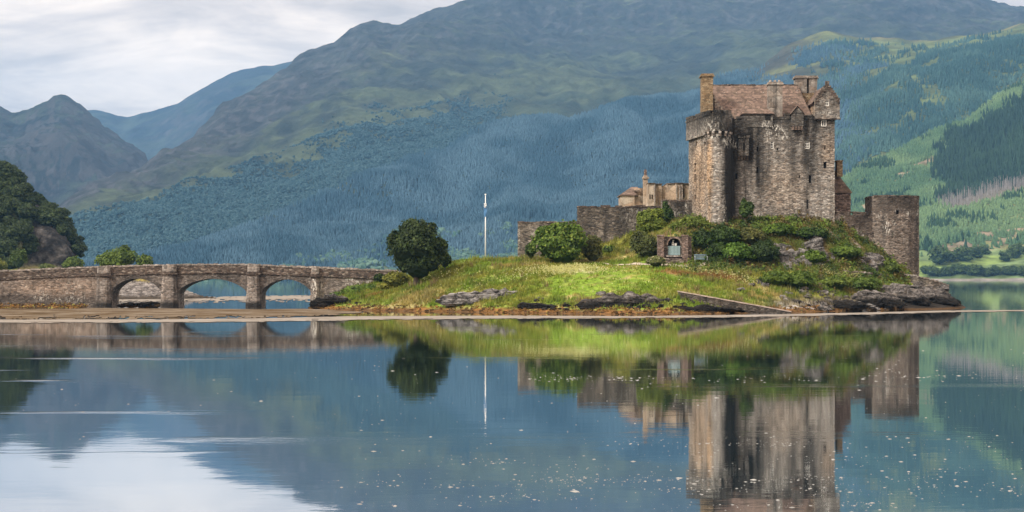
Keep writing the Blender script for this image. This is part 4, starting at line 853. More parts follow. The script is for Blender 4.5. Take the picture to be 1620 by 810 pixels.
for _ in range(44):
    boulder(rg2.uniform(1390, 1500), rg2.uniform(175, 179), rg2.uniform(0.25, 0.7), 'palerock' if rg2.rand() < 0.5 else 'rock', 'boulder piled on top of the rocky island point', 'boulders on the island point', z=rg2.uniform(1.4, 2.6))
for _ in range(70):
    px_ = rg2.uniform(820, 1100); boulder(px_, ywat(np.interp(px_, [820, 1000, 1100], [494.5, 496.5, 496.5]))+rg2.uniform(0.2, 3.5), rg2.uniform(0.12, 0.42), 'rock', 'dark broken stone along the shore below the lawn', 'stones on the shore below the lawn')
for _ in range(14):
    boulder(rg2.uniform(500, 580), rg2.uniform(168, 172), rg2.uniform(0.15, 0.45), 'rock', 'dark weedy stone on the left tip of the island', 'stones on the left tip')
for px, Y, r, lab in ((1172, 160.5, 0.5, 'pale boulder half sunk in the grass above the landing slip'), (1190, 164, 0.45, 'pale boulder in the rusty grass right of the slip top'), (952, 157, 0.5, 'brown boulder on the grass at the top of the layered shelf')):
    boulder(px, Y, r, 'palerock', lab, None)

# ------------------------------------------------------------------ tidal flats and pale shore line
def strip(name, front, backr, mat, kind, z=0.02, n=260, wob=1.0, seed=0, label=None, cat=None, ragged=0.5):
    """flat sheet between two surveyed shore lines"""
    px0 = max(front[0][0], backr[0][0]); px1 = min(front[-1][0], backr[-1][0]); px = np.linspace(px0, px1, n)
    pf = np.interp(px, *np.array(front).T); pb = np.interp(px, *np.array(backr).T)
    yf = ywat(pf); yb = ywat(pb); rows = 22
    w = fbm(px/22+seed, px*0+seed, 5)*wob
    Y = np.stack([yf+(yb-yf)*(j/rows)+w*(1-j/rows) for j in range(rows+1)]); X = (px-810)/F*Y; Z = np.full_like(X, z)+0.012*fbm(X/1.5, Y/1.5, 3)
    i = np.arange(X.size).reshape(X.shape); Fc = np.stack([i[:-1, :-1], i[:-1, 1:], i[1:, 1:], i[1:, :-1]], -1).reshape(-1, 4)
    e = np.minimum(np.linspace(0, 1, rows+1), np.linspace(1.3, 0.3, rows+1))[:, None]; q = 2.2*e+2.4*fbm(X/2.2+seed, Y/1.1, 4)*ragged/0.5-0.55*ragged/0.5+2*(1-ragged/0.5)*(ragged < 0.5); q = (q[:-1, :-1]+q[1:, 1:])/2; Fc = Fc[q.ravel() > 0]
    return tag(mesh_np(name, np.stack([X, Y, Z], -1).reshape(-1, 3), Fc, mat, smooth=True), label, cat, None, kind)
def mat_flat():
    m, t = new_mat('weed_flat'); p = pos(t)
    n = t.noise(t.mapped(p, (0.16, 0.5, 1)), 1.0, 7, 0.7, 0.5); n2 = t.noise(t.mapped(p, (0.6, 1.4, 1)), 1.0, 6, 0.7)
    c = t.ramp(n, [(0.3, (0.035, 0.024, 0.012)), (0.46, (0.085, 0.06, 0.036)), (0.54, (0.14, 0.112, 0.082)), (0.64, (0.24, 0.215, 0.185))])
    c = t.mix(0.6, c, t.ramp(n2, [(0.3, 0.4), (0.5, 1.0), (0.7, 1.6)]), 'MULTIPLY')
    finish(t, c, 1.0, n2, 0.6, 0.05, 0.0); return m
def mat_paleline():
    m, t = new_mat('pale_line'); p = pos(t)
    n = t.noise(t.mapped(p, (0.2, 0.9, 1)), 1.0, 6, 0.7); c = t.ramp(n, [(0.3, (0.10, 0.08, 0.058)), (0.5, (0.22, 0.2, 0.178)), (0.66, (0.33, 0.315, 0.30))])
    p_ = finish(t, c, 1.0, n, 0.4, 0.03, 0.0); return m
M['flat'] = mat_flat(); M['foam'] = mat_paleline()  # 'foam' is the pale material of the shore line and sand bar
strip('weed_flat', [(-250, 506.5), (0, 506), (200, 505), (400, 503.5), (480, 501), (530, 499), (575, 494.5)], [(-250, 488), (0, 487), (150, 487.5), (300, 488.5), (420, 489.5), (480, 488.5), (530, 491), (575, 494)], M['flat'], 'structure', 0.03, 900, 3.0, 1, ragged=0.4)
strip('pale_line', [(-250, 512), (0, 511.5), (200, 511), (400, 510), (560, 507), (800, 504.5), (1000, 504), (1200, 502), (1350, 498.5), (1500, 494.5), (1640, 492.5), (1800, 491)],  # pale broken strip lying just above the water
      [(-250, 507), (0, 506), (200, 505.5), (400, 504), (560, 500.5), (800, 499.5), (1000, 500.5), (1200, 498), (1350, 495), (1500, 491.5), (1640, 490.5), (1800, 489.5)], M['foam'], 'stuff', 0.022, 1600, 1.6, 2,
      'pale line along the shore', 'foam', 0.42)
strip('sand_bar', [(100, 481), (180, 480), (290, 480), (420, 479), (495, 478), (560, 480)], [(100, 470), (180, 471), (290, 470.5), (420, 468), (495, 467), (560, 470)], M['foam'], 'structure', 0.03, 500, 3.0, 4)
# floating flecks of foam
def flecks():
    rng = np.random.RandomState(8); P = []
    def add(n, px0, px1, py0, py1, pw=1.0):
        px = rng.uniform(px0, px1, n); py = py0+(py1-py0)*rng.rand(n)**pw; P.append(np.stack([px, py], 1))
    add(700, 560, 1640, 600, 815); add(110, -100, 640, 590, 700); add(500, 1000, 1640, 690, 815); add(160, 500, 1640, 545, 600)
    for _ in range(44):
        cx, cy = rng.uniform(600, 1620), rng.choice([598, 640, 700, 735, 748, 760, 772, 780, 786, 800])+rng.normal(0, 3); n = rng.randint(15, 75)
        P.append(np.stack([cx+rng.normal(0, 75, n), cy+rng.normal(0, 3.0, n)], 1))
    P = np.concatenate(P); px, py = P.T; d = fbm(px/160, py/26, 3); k = (rng.rand(len(px)) < 0.3+0.7*sm(-0.1, 0.25, d)) & (py < 818); px, py = px[k], py[k]
    Y = ywat(py); X = (px-810)/F*Y; n = len(X); a = np.linspace(0, 2*np.pi, 7, endpoint=False)[None]
    r = np.abs(rng.normal(0, 1, n))**1.6*0.0036*(Y/30)**0.85+0.0033*(Y/30)**0.9; el = rng.uniform(1.2, 3.4, n)
    jr = rng.uniform(0.6, 1.3, (n, 7))
    ring = np.stack([X[:, None]+r[:, None]*el[:, None]*np.cos(a)*jr, Y[:, None]+1.6*r[:, None]*np.sin(a)*jr, np.full((n, 7), 0.003)], -1)
    top = np.stack([X, Y, np.minimum(0.004+r*0.5, 0.03)], -1)[:, None]
    V = np.concatenate([ring, top], 1); t = np.array([(j, (j+1) % 7, 7) for j in range(7)])
    tag(mesh_np('foam_flecks', V.reshape(-1, 3), ((np.arange(n)*8)[:, None, None]+t[None]).reshape(-1, 3), mat_plain('foam_white', (0.34, 0.34, 0.335), 0.6, 0.03)), 'white flecks of foam drifting on the loch', 'foam', None, 'stuff')
flecks()

# ------------------------------------------------------------------ masonry helpers
def wall_grid(path, z0, z1, cell, holes=(), jit=0.035, colfn=None, name='wall', mat=None, parent=None, top=None, reveal=0.35):
    """a wall face along a plan path [(x,y)..] (outside on the right-hand side), cut into courses with real openings:
    holes = (s0, s1, za, zb) along the path; top(s) lifts or lowers the head of the wall"""
    P = np.array(path, float); L = np.concatenate([[0], np.cumsum(np.hypot(*np.diff(P, axis=0).T))])
    cuts = sorted(set([round(v, 4) for v in list(L)+[h[0] for h in holes]+[h[1] for h in holes]]))
    S = [cuts[0]]
    for a, b in zip(cuts, cuts[1:]):
        if b-a < 1e-3: continue
        m = max(1, int(math.ceil((b-a)/cell))); S += [a+(b-a)*(i+1)/m for i in range(m)]
    zc = sorted(set([round(v, 4) for v in [z0, z1]+[h[2] for h in holes]+[h[3] for h in holes]])); Z = [zc[0]]
    for a, b in zip(zc, zc[1:]):
        m = max(1, int(math.ceil((b-a)/cell))); Z += [a+(b-a)*(i+1)/m for i in range(m)]
    S = np.array(S); Z = np.array(Z); X = np.interp(S, L, P[:, 0]); Yy = np.interp(S, L, P[:, 1])
    tx = np.gradient(X); ty = np.gradient(Yy); tl = np.hypot(tx, ty); nx, ny = ty/tl, -tx/tl
    SS, ZZ = np.meshgrid(S, Z); D = jit*(fbm(SS/0.7+path[0][0], ZZ/0.5, 3)*1.6)
    XX = X[None]+nx[None]*D; YY = Yy[None]+ny[None]*D
    if top is not None: f = (ZZ-z0)/(z1-z0); ZZ = z0+f*(np.array([top(s) for s in S])[None]-z0)
    mb = MB(); idx = {}
    def vid(j, i):
        if (j, i) not in idx: idx[j, i] = len(mb.v); mb.v.append((XX[j, i], YY[j, i], ZZ[j, i]))
        return idx[j, i]
    for j in range(len(Z)-1):
        for i in range(len(S)-1):
            sc, zz = 0.5*(S[i]+S[i+1]), 0.5*(Z[j]+Z[j+1])
            if any(h[0] < sc < h[1] and h[2] < zz < h[3] for h in holes): continue
            mb.f.append((vid(j, i), vid(j, i+1), vid(j+1, i+1), vid(j+1, i)))
    for h in holes:                                      # reveals
        ia, ib = int(np.argmin(abs(S-h[0]))), int(np.argmin(abs(S-h[1]))); ja, jb = int(np.argmin(abs(Z-h[2]))), int(np.argmin(abs(Z-h[3])))
        f = lambda j, i, d: (XX[j, i]-nx[i]*d, YY[j, i]-ny[i]*d, ZZ[j, i])
        for (j0, i0, j1, i1) in ((ja, ia, ja, ib), (ja, ib, jb, ib), (jb, ib, jb, ia), (jb, ia, ja, ia)):
            mb.quad(f(j0, i0, 0), f(j1, i1, 0), f(j1, i1, reveal), f(j0, i0, reveal))
    return mb, (lambda s, d=0.0: (float(np.interp(s, L, P[:, 0])-np.interp(s, S, nx)*d), float(np.interp(s, L, P[:, 1])-np.interp(s, S, ny)*d)))
def opening(parent, posf, h, d=0.3, frame=True, mull=True, name='window', label=None):
    """dark pane set back in the opening, with an optional white sash frame"""
    s0, s1, za, zb = h; a, b = posf(s0, d), posf(s1, d); mb = MB(); mb.quad((*a, za), (*b, za), (*b, zb), (*a, zb))
    if not frame:
        o = mb.build('slit_window', M['void'], parent); 
        if label: o['label'] = label
        return
    fr = MB(); w = 0.075; dd = d-0.16
    def bar(sa, sb, z0, z1):
        p, q, r, t = posf(sa, dd), posf(sb, dd), posf(sb, d-0.02), posf(sa, d-0.02); fr.prism([p, q, r, t], z0, z1)
    bar(s0, s0+w, za, zb); bar(s1-w, s1, za, zb); bar(s0+w, s1-w, za, za+w); bar(s0+w, s1-w, zb-w, zb)
    if mull:
        sm_ = (s0+s1)/2
        if s1-s0 > 0.4: bar(sm_-0.025, sm_+0.025, za+w, zb-w)
        k = max(2, int(round((zb-za)/0.33)))
        for i in range(1, k): z = za+(zb-za)*i/k; bar(s0+w, sm_-0.025 if s1-s0 > 0.4 else s1-w, z-0.025, z+0.025); (s1-s0 > 0.4) and bar(sm_+0.025, s1-w, z-0.025, z+0.025)
    f = fr.build(name, M['lime'], parent); g = mb.build('pane', M['glass'], f, loc=tuple(parent['_w'])); return f
def coping(mb, path, zf, w=0.5, hgt=0.16, step=0.55, seed=0, over=0.06):
    """a row of uneven coping stones along a wall head"""
    rng = random.Random(seed); P = np.array(path, float); L = np.concatenate([[0], np.cumsum(np.hypot(*np.diff(P, axis=0).T))]); s = 0
    while s < L[-1]-0.05:
        e = min(L[-1], s+step*rng.uniform(0.6, 1.5)); a = [np.interp(q, L, P[:, 0]) for q in (s, e)]; b = [np.interp(q, L, P[:, 1]) for q in (s, e)]
        d = np.array((a[1]-a[0], b[1]-b[0])); d /= np.linalg.norm(d)+1e-9; nrm = np.array((d[1], -d[0])); o = over*rng.uniform(0.3, 1.3)
        p0 = np.array((a[0], b[0]))+nrm*o; p1 = np.array((a[1], b[1]))-d*0.02+nrm*o; q0 = p0-nrm*(w+o); q1 = p1-nrm*(w+o); z = zf(0.5*(s+e)); h = hgt*rng.uniform(0.7, 1.5)
        mb.prism([p0, p1, q1, q0], z-0.05, z+h); s = e
    return mb
def pxof_w(V): return 810+V[:, 0]/V[:, 1]*F, HZ-(V[:, 2]-CH)/V[:, 1]*F
def wear(streaks=(), limes=(), ochre=()):
    """marks on a wall: algae streaks, lime run-off, ochre tint, each with its own place on the masonry"""
    def f(V):
        px, py = pxof_w(V); C = np.zeros((len(V), 3))
        for x, hw, ya, yb, k in streaks:
            wv = x+3*fbm(py/30+x, py*0+x, 3); C[:, 0] = np.maximum(C[:, 0], k*sm(hw*1.6, hw*0.3, np.abs(px-wv))*sm(yb+18, yb-18, py)*sm(ya-6, ya+2, py))
        for x, hx, y, hy, k in limes: C[:, 1] = np.maximum(C[:, 1], k*sm(1.3, 0.5, np.hypot((px-x)/hx, (py-y)/hy)))
        for x, hx, y, hy, k in ochre: C[:, 2] = np.maximum(C[:, 2], k*sm(1.4, 0.3, np.hypot((px-x)/hx, (py-y)/hy)))
        return C
    return f

# ------------------------------------------------------------------ the keep
def build_keep():
    base = (30.0, 184.0, 8.5); T = thing('castle_keep', base, 'tall square stone keep with pitched slate roof and chimneys on the mound', 'castle')
    YF = 181.0
    path = [(21.55, 187.2), (22.78, 179.3), (23.05, 178.75), (23.5, 178.4), (24.1, 178.25), (24.7, 178.4), (25.15, 178.85), (25.45, 179.6), (25.75, 180.5), (26.1, 181.0), (38.15, 181.6), (38.5, 193)]
    P = np.array(path); L = np.concatenate([[0], np.cumsum(np.hypot(*np.diff(P, axis=0).T))]); sx = lambda px: float(L[9]+(xat(px, 181.3)-26.1)/12.05*math.hypot(12.05, 0.6))
    zz = lambda py, Y=181.2: zat(py, Y); zt = zz(188); z0 = 7.0
    def hole(px, py, w, h): s = sx(px); return (s-w/2/13.42, s+w/2/13.42, zz(py+h/2), zz(py-h/2))
    wins = [hole(1221.5, 229, 5, 12), hole(1277.5, 229, 8, 12)]
    slits = [hole(1306, 261, 5, 10), hole(1282, 283, 4.6, 12), hole(1278, 323, 2.4, 15), hole(1198, 269, 2.6, 10), hole(1198, 236, 2.6, 8), hole(1230, 236, 2.2, 4), hole(1265, 279, 2.6, 4), hole(1306, 233, 2.2, 7), hole(1164.5, 279, 4, 9)]
    # slits in the lit left face and the round corner
    fl = lambda f, py, w, h, Y: (L[1]*f-w/2, L[1]*f+w/2, zat(py+h/2, Y), zat(py-h/2, Y))
    slits += [fl(0.36, 264, 0.8, 13, 183.5), fl(0.36, 282, 0.8, 15, 183.5), fl(0.36, 312, 0.6, 8, 183.5), fl(0.42, 226, 0.8, 7, 183), fl(0.88, 281, 0.6, 10, 180), fl(0.88, 227, 0.7, 6, 180)]
    col = wear(streaks=[(1155, 11, 186, 366, 0.92), (1170, 4, 183, 250, .55), (1187, 6.5, 183, 262, .95), (1200, 5, 183, 300, .8), (1207, 4, 186, 305, .6), (1255, 6, 205, 290, .5), (1276, 7, 186, 275, .7), (1285, 5, 195, 292, .6), (1142, 6, 172, 232, .85), (1222, 8, 183, 205, .65), (1245, 70, 180, 222, .5), (1190, 25, 182, 240, .55), (1128, 28, 172, 210, .8), (1100, 18, 182, 218, .65), (1245, 80, 176, 208, .6), (1168, 22, 186, 235, .7), (1162, 8, 186, 340, .6), (1262, 14, 181, 210, .75),
                               (1242, 9, 181, 206, .6), (1290, 8, 180, 215, .75), (1178, 9, 212, 228, .85), (1122, 4, 205, 225, .7), (1312, 4, 187, 215, .3), (1232, 4, 200, 300, .3), (1097, 4, 190, 240, .5), (1150, 5, 190, 350, .7), (1220, 5, 220, 330, .25), (1298, 4, 190, 270, .35)],
               limes=[(1226, 17, 207, 10, 1), (1214, 5, 219, 6, .9), (1240, 8, 214, 9, .8), (1168, 10, 228, 9, .8), (1152, 9, 224, 10, .9), (1125, 18, 212, 8, .9), (1108, 6, 222, 9, .7), (1146, 4, 340, 22, .8), (1160, 6, 352, 12, .8), (1200, 4, 343, 14, .6), (1128, 8, 275, 3, .9), (1290, 16, 345, 10, .35)],
               ochre=[(1122, 6, 265, 62, 1.0), (1106, 16, 280, 80, .75), (1122, 4, 335, 30, .7), (1240, 40, 300, 40, .25), (1310, 12, 240, 30, .4)])
    mb, pf = wall_grid(path, z0, zt, 0.3, wins+slits, 0.05)
    mb.poly([(p[0], p[1], zt-0.9) for p in path])                   # wall-walk
    mb.build('wall', M['keep'], T, colfn=col)
    for k, h in enumerate(wins): opening(T, pf, h, 0.26)
    for h in slits: opening(T, pf, h, 0.33, frame=False)
    # parapets: merlon by merlon along the front
    def par(name, pth, za, zb, th=0.45, jit=0.03, m='keep', seed=0, cop=True):
        P2 = np.array(pth, float); mb = MB(); n = len(pth)
        d = np.gradient(P2, axis=0); d /= np.hypot(*d.T)[:, None]; nr_ = np.stack([d[:, 1], -d[:, 0]], 1); inn = P2-nr_*th
        for i in range(n-1): mb.prism([P2[i], P2[i+1], inn[i+1], inn[i]], za, zb)
        if cop: coping(mb, pth, lambda s: zb, th, 0.13, 0.5, seed)
        return mb.build(name, M[m], T, jit=jit, colfn=col)
    xx = lambda px, Y=181.2: xat(px, Y)
    fy = lambda px: 181.0+0.6*(xx(px)-26.1)/12.05
    seg = lambda a, b, dy=-0.06: [(xx(a), fy(a)+dy), (xx(b), fy(b)+dy)]
    par('parapet', [(21.2, 187.2), (22.45, 179.6)], zat(219, 184), zat(190, 184), 0.5, seed=1)
    for k, (a, b, f0, f1) in enumerate(((0, 1, 0.02, 0.42), (0, 1, 0.55, 0.98))):
        p0, p1 = np.array((21.2, 187.2)), np.array((22.45, 179.6)); par('merlon', [tuple(p0+(p1-p0)*f0), tuple(p0+(p1-p0)*f1)], zat(191, 184), zat(184.5, 184), 0.5, seed=5+k)
    rr = [(22.42, 179.3), (22.75, 178.55), (23.3, 178.08), (24.1, 177.9), (24.85, 178.08), (25.42, 178.7), (25.7, 179.5)]
    par('bartizan', rr, zat(207, 178), zat(181, 178), 0.45, seed=2)
    for k in (0, 2, 4): par('merlon', [rr[k], rr[k+1], (0.5*(rr[k+1][0]+rr[k+2][0]), 0.5*(rr[k+1][1]+rr[k+2][1]))], zat(181.5, 178), zat(176, 178), 0.42, seed=9+k)
    mb = MB()
    for k in range(7):                                               # corbels under the corner turret
        c = np.array(rr[k]); q = np.array((24.1, 180.5))-c; q /= np.linalg.norm(q); t_ = np.array((-q[1], q[0]))
        for lev, (off, ht) in enumerate(((0.02, 0.28), (0.22, 0.28))):
            a = c+q*off; mb.prism([a-t_*0.14, a-t_*0.14+q*0.7, a+t_*0.14+q*0.7, a+t_*0.14], zat(207, 178)-0.28*(lev+1), zat(207, 178)-0.28*lev-0.005)
    mb.build('corbel_course', M['pale'], T, jit=0.02)
    for k, (a, b, t_) in enumerate(((1151, 1161, 186.5), (1165, 1176, 186.5), (1222, 1240, 186), (1241, 1250, 181.5), (1271, 1288, 183))):
        par('merlon', seg(a, b), zt-0.05, zz(t_), 0.45, seed=20+k)
    # dormer block in the middle of the front with its hipped roof
    xa, xb = xx(1176), xx(1222); mb = MB(); mb.box(xa, xb, 181.05, 184.2, zt-1.0, zz(179.5)); mb.build('dormer_block', M['keep'], T, jit=0.03, colfn=col)
    mb = MB(); mb.quad((xx(1210), 181.02, zz(190)), (xx(1219), 181.02, zz(190)), (xx(1219), 181.02, zz(181)), (xx(1210), 181.02, zz(181))); mb.build('dark_opening', M['void'], T)
    e = 0.18; A, B, C_, D_ = (xa-e, 180.85, zz(179.3)), (xb+e, 180.85, zz(179.3)), (xb+e, 184.6, zz(179.3)), (xa-e, 184.6, zz(179.3)); r0, r1 = (xa+0.8, 183.0, zz(157.5, 183)), (xa+1.55, 183.0, zz(157.5, 183))
    mb = MB(); mb.quad(A, B, r1, r0).poly([B, C_, r1]).poly([D_, A, r0]).quad(C_, D_, r0, r1)
    mb.prism([(xa-e, 180.85), (xb+e, 180.85), (xb+e, 184.6), (xa-e, 184.6)], zz(180.6), zz(179.4)); mb.build('dormer_roof', M['roof'], T)
    # small gablet over the machicolation
    xa, xb = xx(1251), xx(1270); xm = (xa+xb)/2; mb = MB(); mb.box(xa, xb, 180.75, 182.4, zz(200), zz(180))
    mb.poly([(xa, 180.75, zz(180)), (xb, 180.75, zz(180)), (xm, 180.75, zz(169.5))]).build('gablet', M['keep'], T, jit=0.02, colfn=col)
    mb = MB(); o = 0.15
    for s_, xe in ((-1, xa-o), (1, xb+o)): mb.poly([(xe, 180.6, zz(181.5)), (xm, 180.6, zz(168)), (xm, 183.8, zz(168)), (xe, 183.8, zz(181.5))])
    mb.build('gablet_roof', M['roof'], T)
    mb = MB()
    for k in range(4): q = xa+0.1+k*(xb-xa-0.45)/3; mb.prism([(q, 180.8), (q+0.24, 180.8), (q+0.24, 181.4), (q, 181.4)], zz(206), zz(200.2), top=[(q, 180.7), (q+0.24, 180.7), (q+0.24, 181.4), (q, 181.4)])
    mb.build('corbel_course', M['chimney'], T)
    # garderobe box hanging on the wall
    xa, xb = xx(1167), xx(1183); mb = MB(); mb.box(xa, xb, 180.45, 181.3, zz(247), zz(219)); mb.box(xa-0.1, xb+0.1, 180.35, 181.3, zz(219)+0.003, zz(215))
    mb.build('garderobe', M['keep'], T, jit=0.02, colfn=wear(streaks=[(1167, 3, 212, 225, 1), (1180, 4, 212, 240, .6), (1175, 12, 212, 220, .9)], limes=[(1168, 4, 228, 10, 1), (1176, 5, 228, 6, .5)]))
    mb = MB()
    for k in range(4): q = xa+k*(xb-xa-0.2)/3; mb.prism([(q, 180.9), (q+0.2, 180.9), (q+0.2, 181.5), (q, 181.5)], zz(254), zz(247.2), top=[(q, 180.5), (q+0.2, 180.5), (q+0.2, 181.5), (q, 181.5)])
    mb.build('corbel_course', M['chimney'], T)
    mb = MB(); mb.quad((xx(1174), 180.44, zz(239)), (xx(1177), 180.44, zz(239)), (xx(1177), 180.44, zz(226)), (xx(1174), 180.44, zz(226))); mb.build('slit_window', M['void'], T)
    # main roof
    zr = zat(135, 187); ze = zz(190); rl, rrx = xat(1127, 187), xat(1263, 187); el, er = xx(1150, 182.2), xx(1289, 182.2)
    mb = MB(); nx_ = 26
    lo = [np.array((el-1.5+(er-el+1.5)*i/nx_, 182.2, ze)) for i in range(nx_+1)]; hi = [np.array((rl+(rrx-rl)*i/nx_, 187.0, zr+0.05*math.sin(i*0.9)+0.03*math.sin(i*2.3))) for i in range(nx_+1)]
    for i in range(nx_):
        for j in range(8):
            f0, f1 = j/8, (j+1)/8; sag = lambda f: np.array((0, 0, -0.16*math.sin(math.pi*f)))
            mb.quad(lo[i]+(hi[i]-lo[i])*f0+sag(f0), lo[i+1]+(hi[i+1]-lo[i+1])*f0+sag(f0), lo[i+1]+(hi[i+1]-lo[i+1])*f1+sag(f1), lo[i]+(hi[i]-lo[i])*f1+sag(f1))
    bl_, br_ = (el-1.5, 191.8, ze), (er, 191.8, ze)
    mb.quad(br_, bl_, tuple(hi[0]), tuple(hi[-1])).poly([tuple(lo[-1]), br_, tuple(hi[-1])]).poly([bl_, tuple(lo[0]), tuple(hi[0])])
    mb.build('roof', M['roof'], T)
    mb = MB(); coping(mb, [(rl, 187.0), (rrx, 187.0)], lambda s: zr, 0.25, 0.1, 0.45, 3); mb.build('roof_ridge', M['parapet'], T)
    mb = MB(); mb.prism([(xx(1120), 181.9), (xx(1151), 181.9), (xx(1151), 182.3), (xx(1120), 182.3)], zt-0.9, [zz(145), zz(186.5), zz(186.5), zz(145)], top=[(xx(1120), 181.9), (xx(1151), 181.9), (xx(1151), 182.3), (xx(1120), 182.3)])
    for k in range(7):
        a = 1122+k*4.3; mb.box(xx(a), xx(a+5.0), 181.85, 182.35, zz(188), zz(142+k*6.3))
    mb.build('crow_stepped_gable', M['parapet'], T)
    # chimneys
    def stack(px0, px1, py0, py1, Y, dep, mat, cap=True, taper=0.0, pots=0):
        a, b = xat(px0, Y), xat(px1, Y); mb = MB(); z1_, z2_ = zat(py1, Y), zat(py0, Y)
        mb.prism([(a, Y), (b, Y), (b, Y+dep), (a, Y+dep)], z1_, z2_, top=[(a-taper, Y), (b+taper, Y), (b+taper, Y+dep), (a-taper, Y+dep)])
        if cap: mb.box(a-0.14-taper, b+0.14+taper, Y-0.14, Y+dep+0.14, z2_+0.003, z2_+0.16); mb.box(a-0.05-taper, b+0.05+taper, Y-0.05, Y+dep+0.05, z2_+0.166, z2_+0.34)
        for k in range(pots): q = a+(b-a)*(k+0.5)/pots; mb.tube([(q, Y+dep/2, z2_+0.3), (q, Y+dep/2, z2_+0.62)], [0.16, 0.13], 9)
        return mb.build('chimney', M[mat], T, jit=0.02)
    stack(1110.5, 1128, 121, 189, 181.6, 1.7, 'ochre'); stack(1216.5, 1238, 134, 192, 181.35, 1.3, 'stack', pots=3)
    stack(1259.5, 1276, 124, 147, 187.5, 1.5, 'stack', taper=0.04); stack(1280, 1292.5, 124, 147, 187.6, 1.5, 'stack', taper=0.04); stack(1268, 1288, 147.5, 175, 187.3, 1.9, 'ochre', cap=False)
    # gabled cap-house at the right corner
    xa, xb = xx(1289.5), xx(1328.5); xm = (xa+xb)/2; yf, yb_ = 181.2, 188.0; ze = zz(160); zg = zz(133)
    s_ = lambda px: (xx(px)-xa); holes = [(s_(1308.5)-0.24, s_(1308.5)+0.24, zz(167.5), zz(156.5))]
    mb, pf2 = wall_grid([(xa, yb_), (xa, yf), (xb, yf), (xb, yb_)], zz(187), ze, 0.3, [(h[0]+yb_-yf, h[1]+yb_-yf, h[2], h[3]) for h in holes], 0.03)
    mb.poly([(xa, yf, ze), (xb, yf, ze), (xm, yf, zg)]).poly([(xb, yb_, ze), (xa, yb_, ze), (xm, yb_, zg)]); mb.box(xa+0.02, xb-0.02, yf+0.5, yb_-0.02, zz(187)+0.01, ze-0.02)
    mb.build('cap_house_wall', M['keep'], T, colfn=wear(streaks=[(1300, 8, 165, 180, .5), (1318, 8, 130, 170, .5), (1309, 20, 128, 150, .55)], limes=[(1300, 6, 178, 4, .8), (1312, 5, 178, 4, .7), (1326, 3, 185, 5, .8)], ochre=[(1281, 8, 172, 20, .8)]))
    for h in holes: opening(T, pf2, (h[0]+yb_-yf, h[1]+yb_-yf, h[2], h[3]), 0.24)
    mb = MB(); n = 7                                                # crow steps
    for sgn in (-1, 1):
        for k in range(n):
            f = k/n; x0 = xm+sgn*(1-f)*(xb-xa)/2; x1 = xm+sgn*(1-f-1.0/n)*(xb-xa)/2; z1_ = ze+(zg-ze)*(f+1.0/n)+0.12; mb.box(min(x0, x1)+(0.002 if sgn > 0 else 0), max(x0, x1)-0.002, yf-0.06, yf+0.45, ze+(zg-ze)*f-0.35, z1_)
    mb.box(xm-0.2, xm+0.2, yf-0.08, yf+0.47, zg+0.12, zg+0.36); mb.build('crow_steps', M['parapet'], T, jit=0.02)
    mb = MB(); o = 0.3
    mb.poly([(xa-o, yf+0.46, ze-0.2), (xm, yf+0.46, zg), (xm, yb_, zg), (xa-o, yb_, ze-0.2)]).poly([(xb+o*0.3, yf+0.46, ze-0.1), (xm, yf+0.46, zg), (xm, yb_, zg), (xb+o*0.3, yb_, ze-0.1)])
    mb.poly([(xa-o, yf+0.46, ze-0.2), (xa, yf+0.46, ze-0.35), (xa, yb_, ze-0.35), (xa-o, yb_, ze-0.2)]); mb.build('cap_house_roof', M['roof'], T)
    mb = MB(); mb.box(xa-0.02, xb+0.1, yf-0.12, yf+0.4, zz(188.8), zz(187)-0.003); mb.build('corbel_course', M['parapet'], T)
    h = hole(1304, 194.5, 6, 8)
    mb = MB(); y_ = fy(1304)-0.04; a, b = xx(1301), xx(1307); 
    f = MB()
    for q in ((a-0.08, a, zz(199.5), zz(189.5)), (b, b+0.08, zz(199.5), zz(189.5)), (a, b, zz(199.5), zz(198.6)), (a, b, zz(190.4), zz(189.5)), ((a+b)/2-0.03, (a+b)/2+0.03, zz(198.6), zz(190.4))): f.box(q[0], q[1], y_-0.05, y_+0.1, q[2], q[3])
    fr = f.build('window', M['lime'], T); mb.quad((a, y_, zz(199)), (b, y_, zz(199)), (b, y_, zz(190)), (a, y_, zz(190))); mb.build('pane', M['glass'], fr, loc=base)
    # narrow stair annexe against the right side
    a, b = xat(1321, 183), xat(1344.5, 185); mb = MB(); mb.box(a, b, 184.6, 188.5, 8, zat(303, 183.5)); mb.build('annexe_wall', M['red'], T, jit=0.02)
    zt2 = zat(303, 183.5); mb = MB(); mb.poly([(b+0.15, 184.4, zt2-0.05), (b+0.15, 188.7, zt2-0.05), (a+0.3, 187, zat(268, 185)), (a+0.3, 185, zat(268, 185))]).poly([(a-0.2, 184.4, zt2-0.05), (b+0.15, 184.4, zt2-0.05), (a+0.3, 185, zat(268, 185)), (a-0.2, 185, zat(268, 185))])
    mb.prism([(a, 184.4), (b+0.15, 184.4), (b+0.15, 188.7), (a, 188.7)], zt2-0.12, zt2-0.055); mb.build('annexe_roof', M['roof'], T)
    mb = MB(); mb.box(xat(1323, 184), xat(1331.5, 184), 183.4, 184.6, zat(280, 184), zat(256, 184)); mb.box(xat(1322, 184), xat(1332.3, 184), 183.3, 184.7, zat(256, 184)+0.003, zat(254, 184)); mb.build('chimney', M['ochre'], T, jit=0.015)
build_keep()

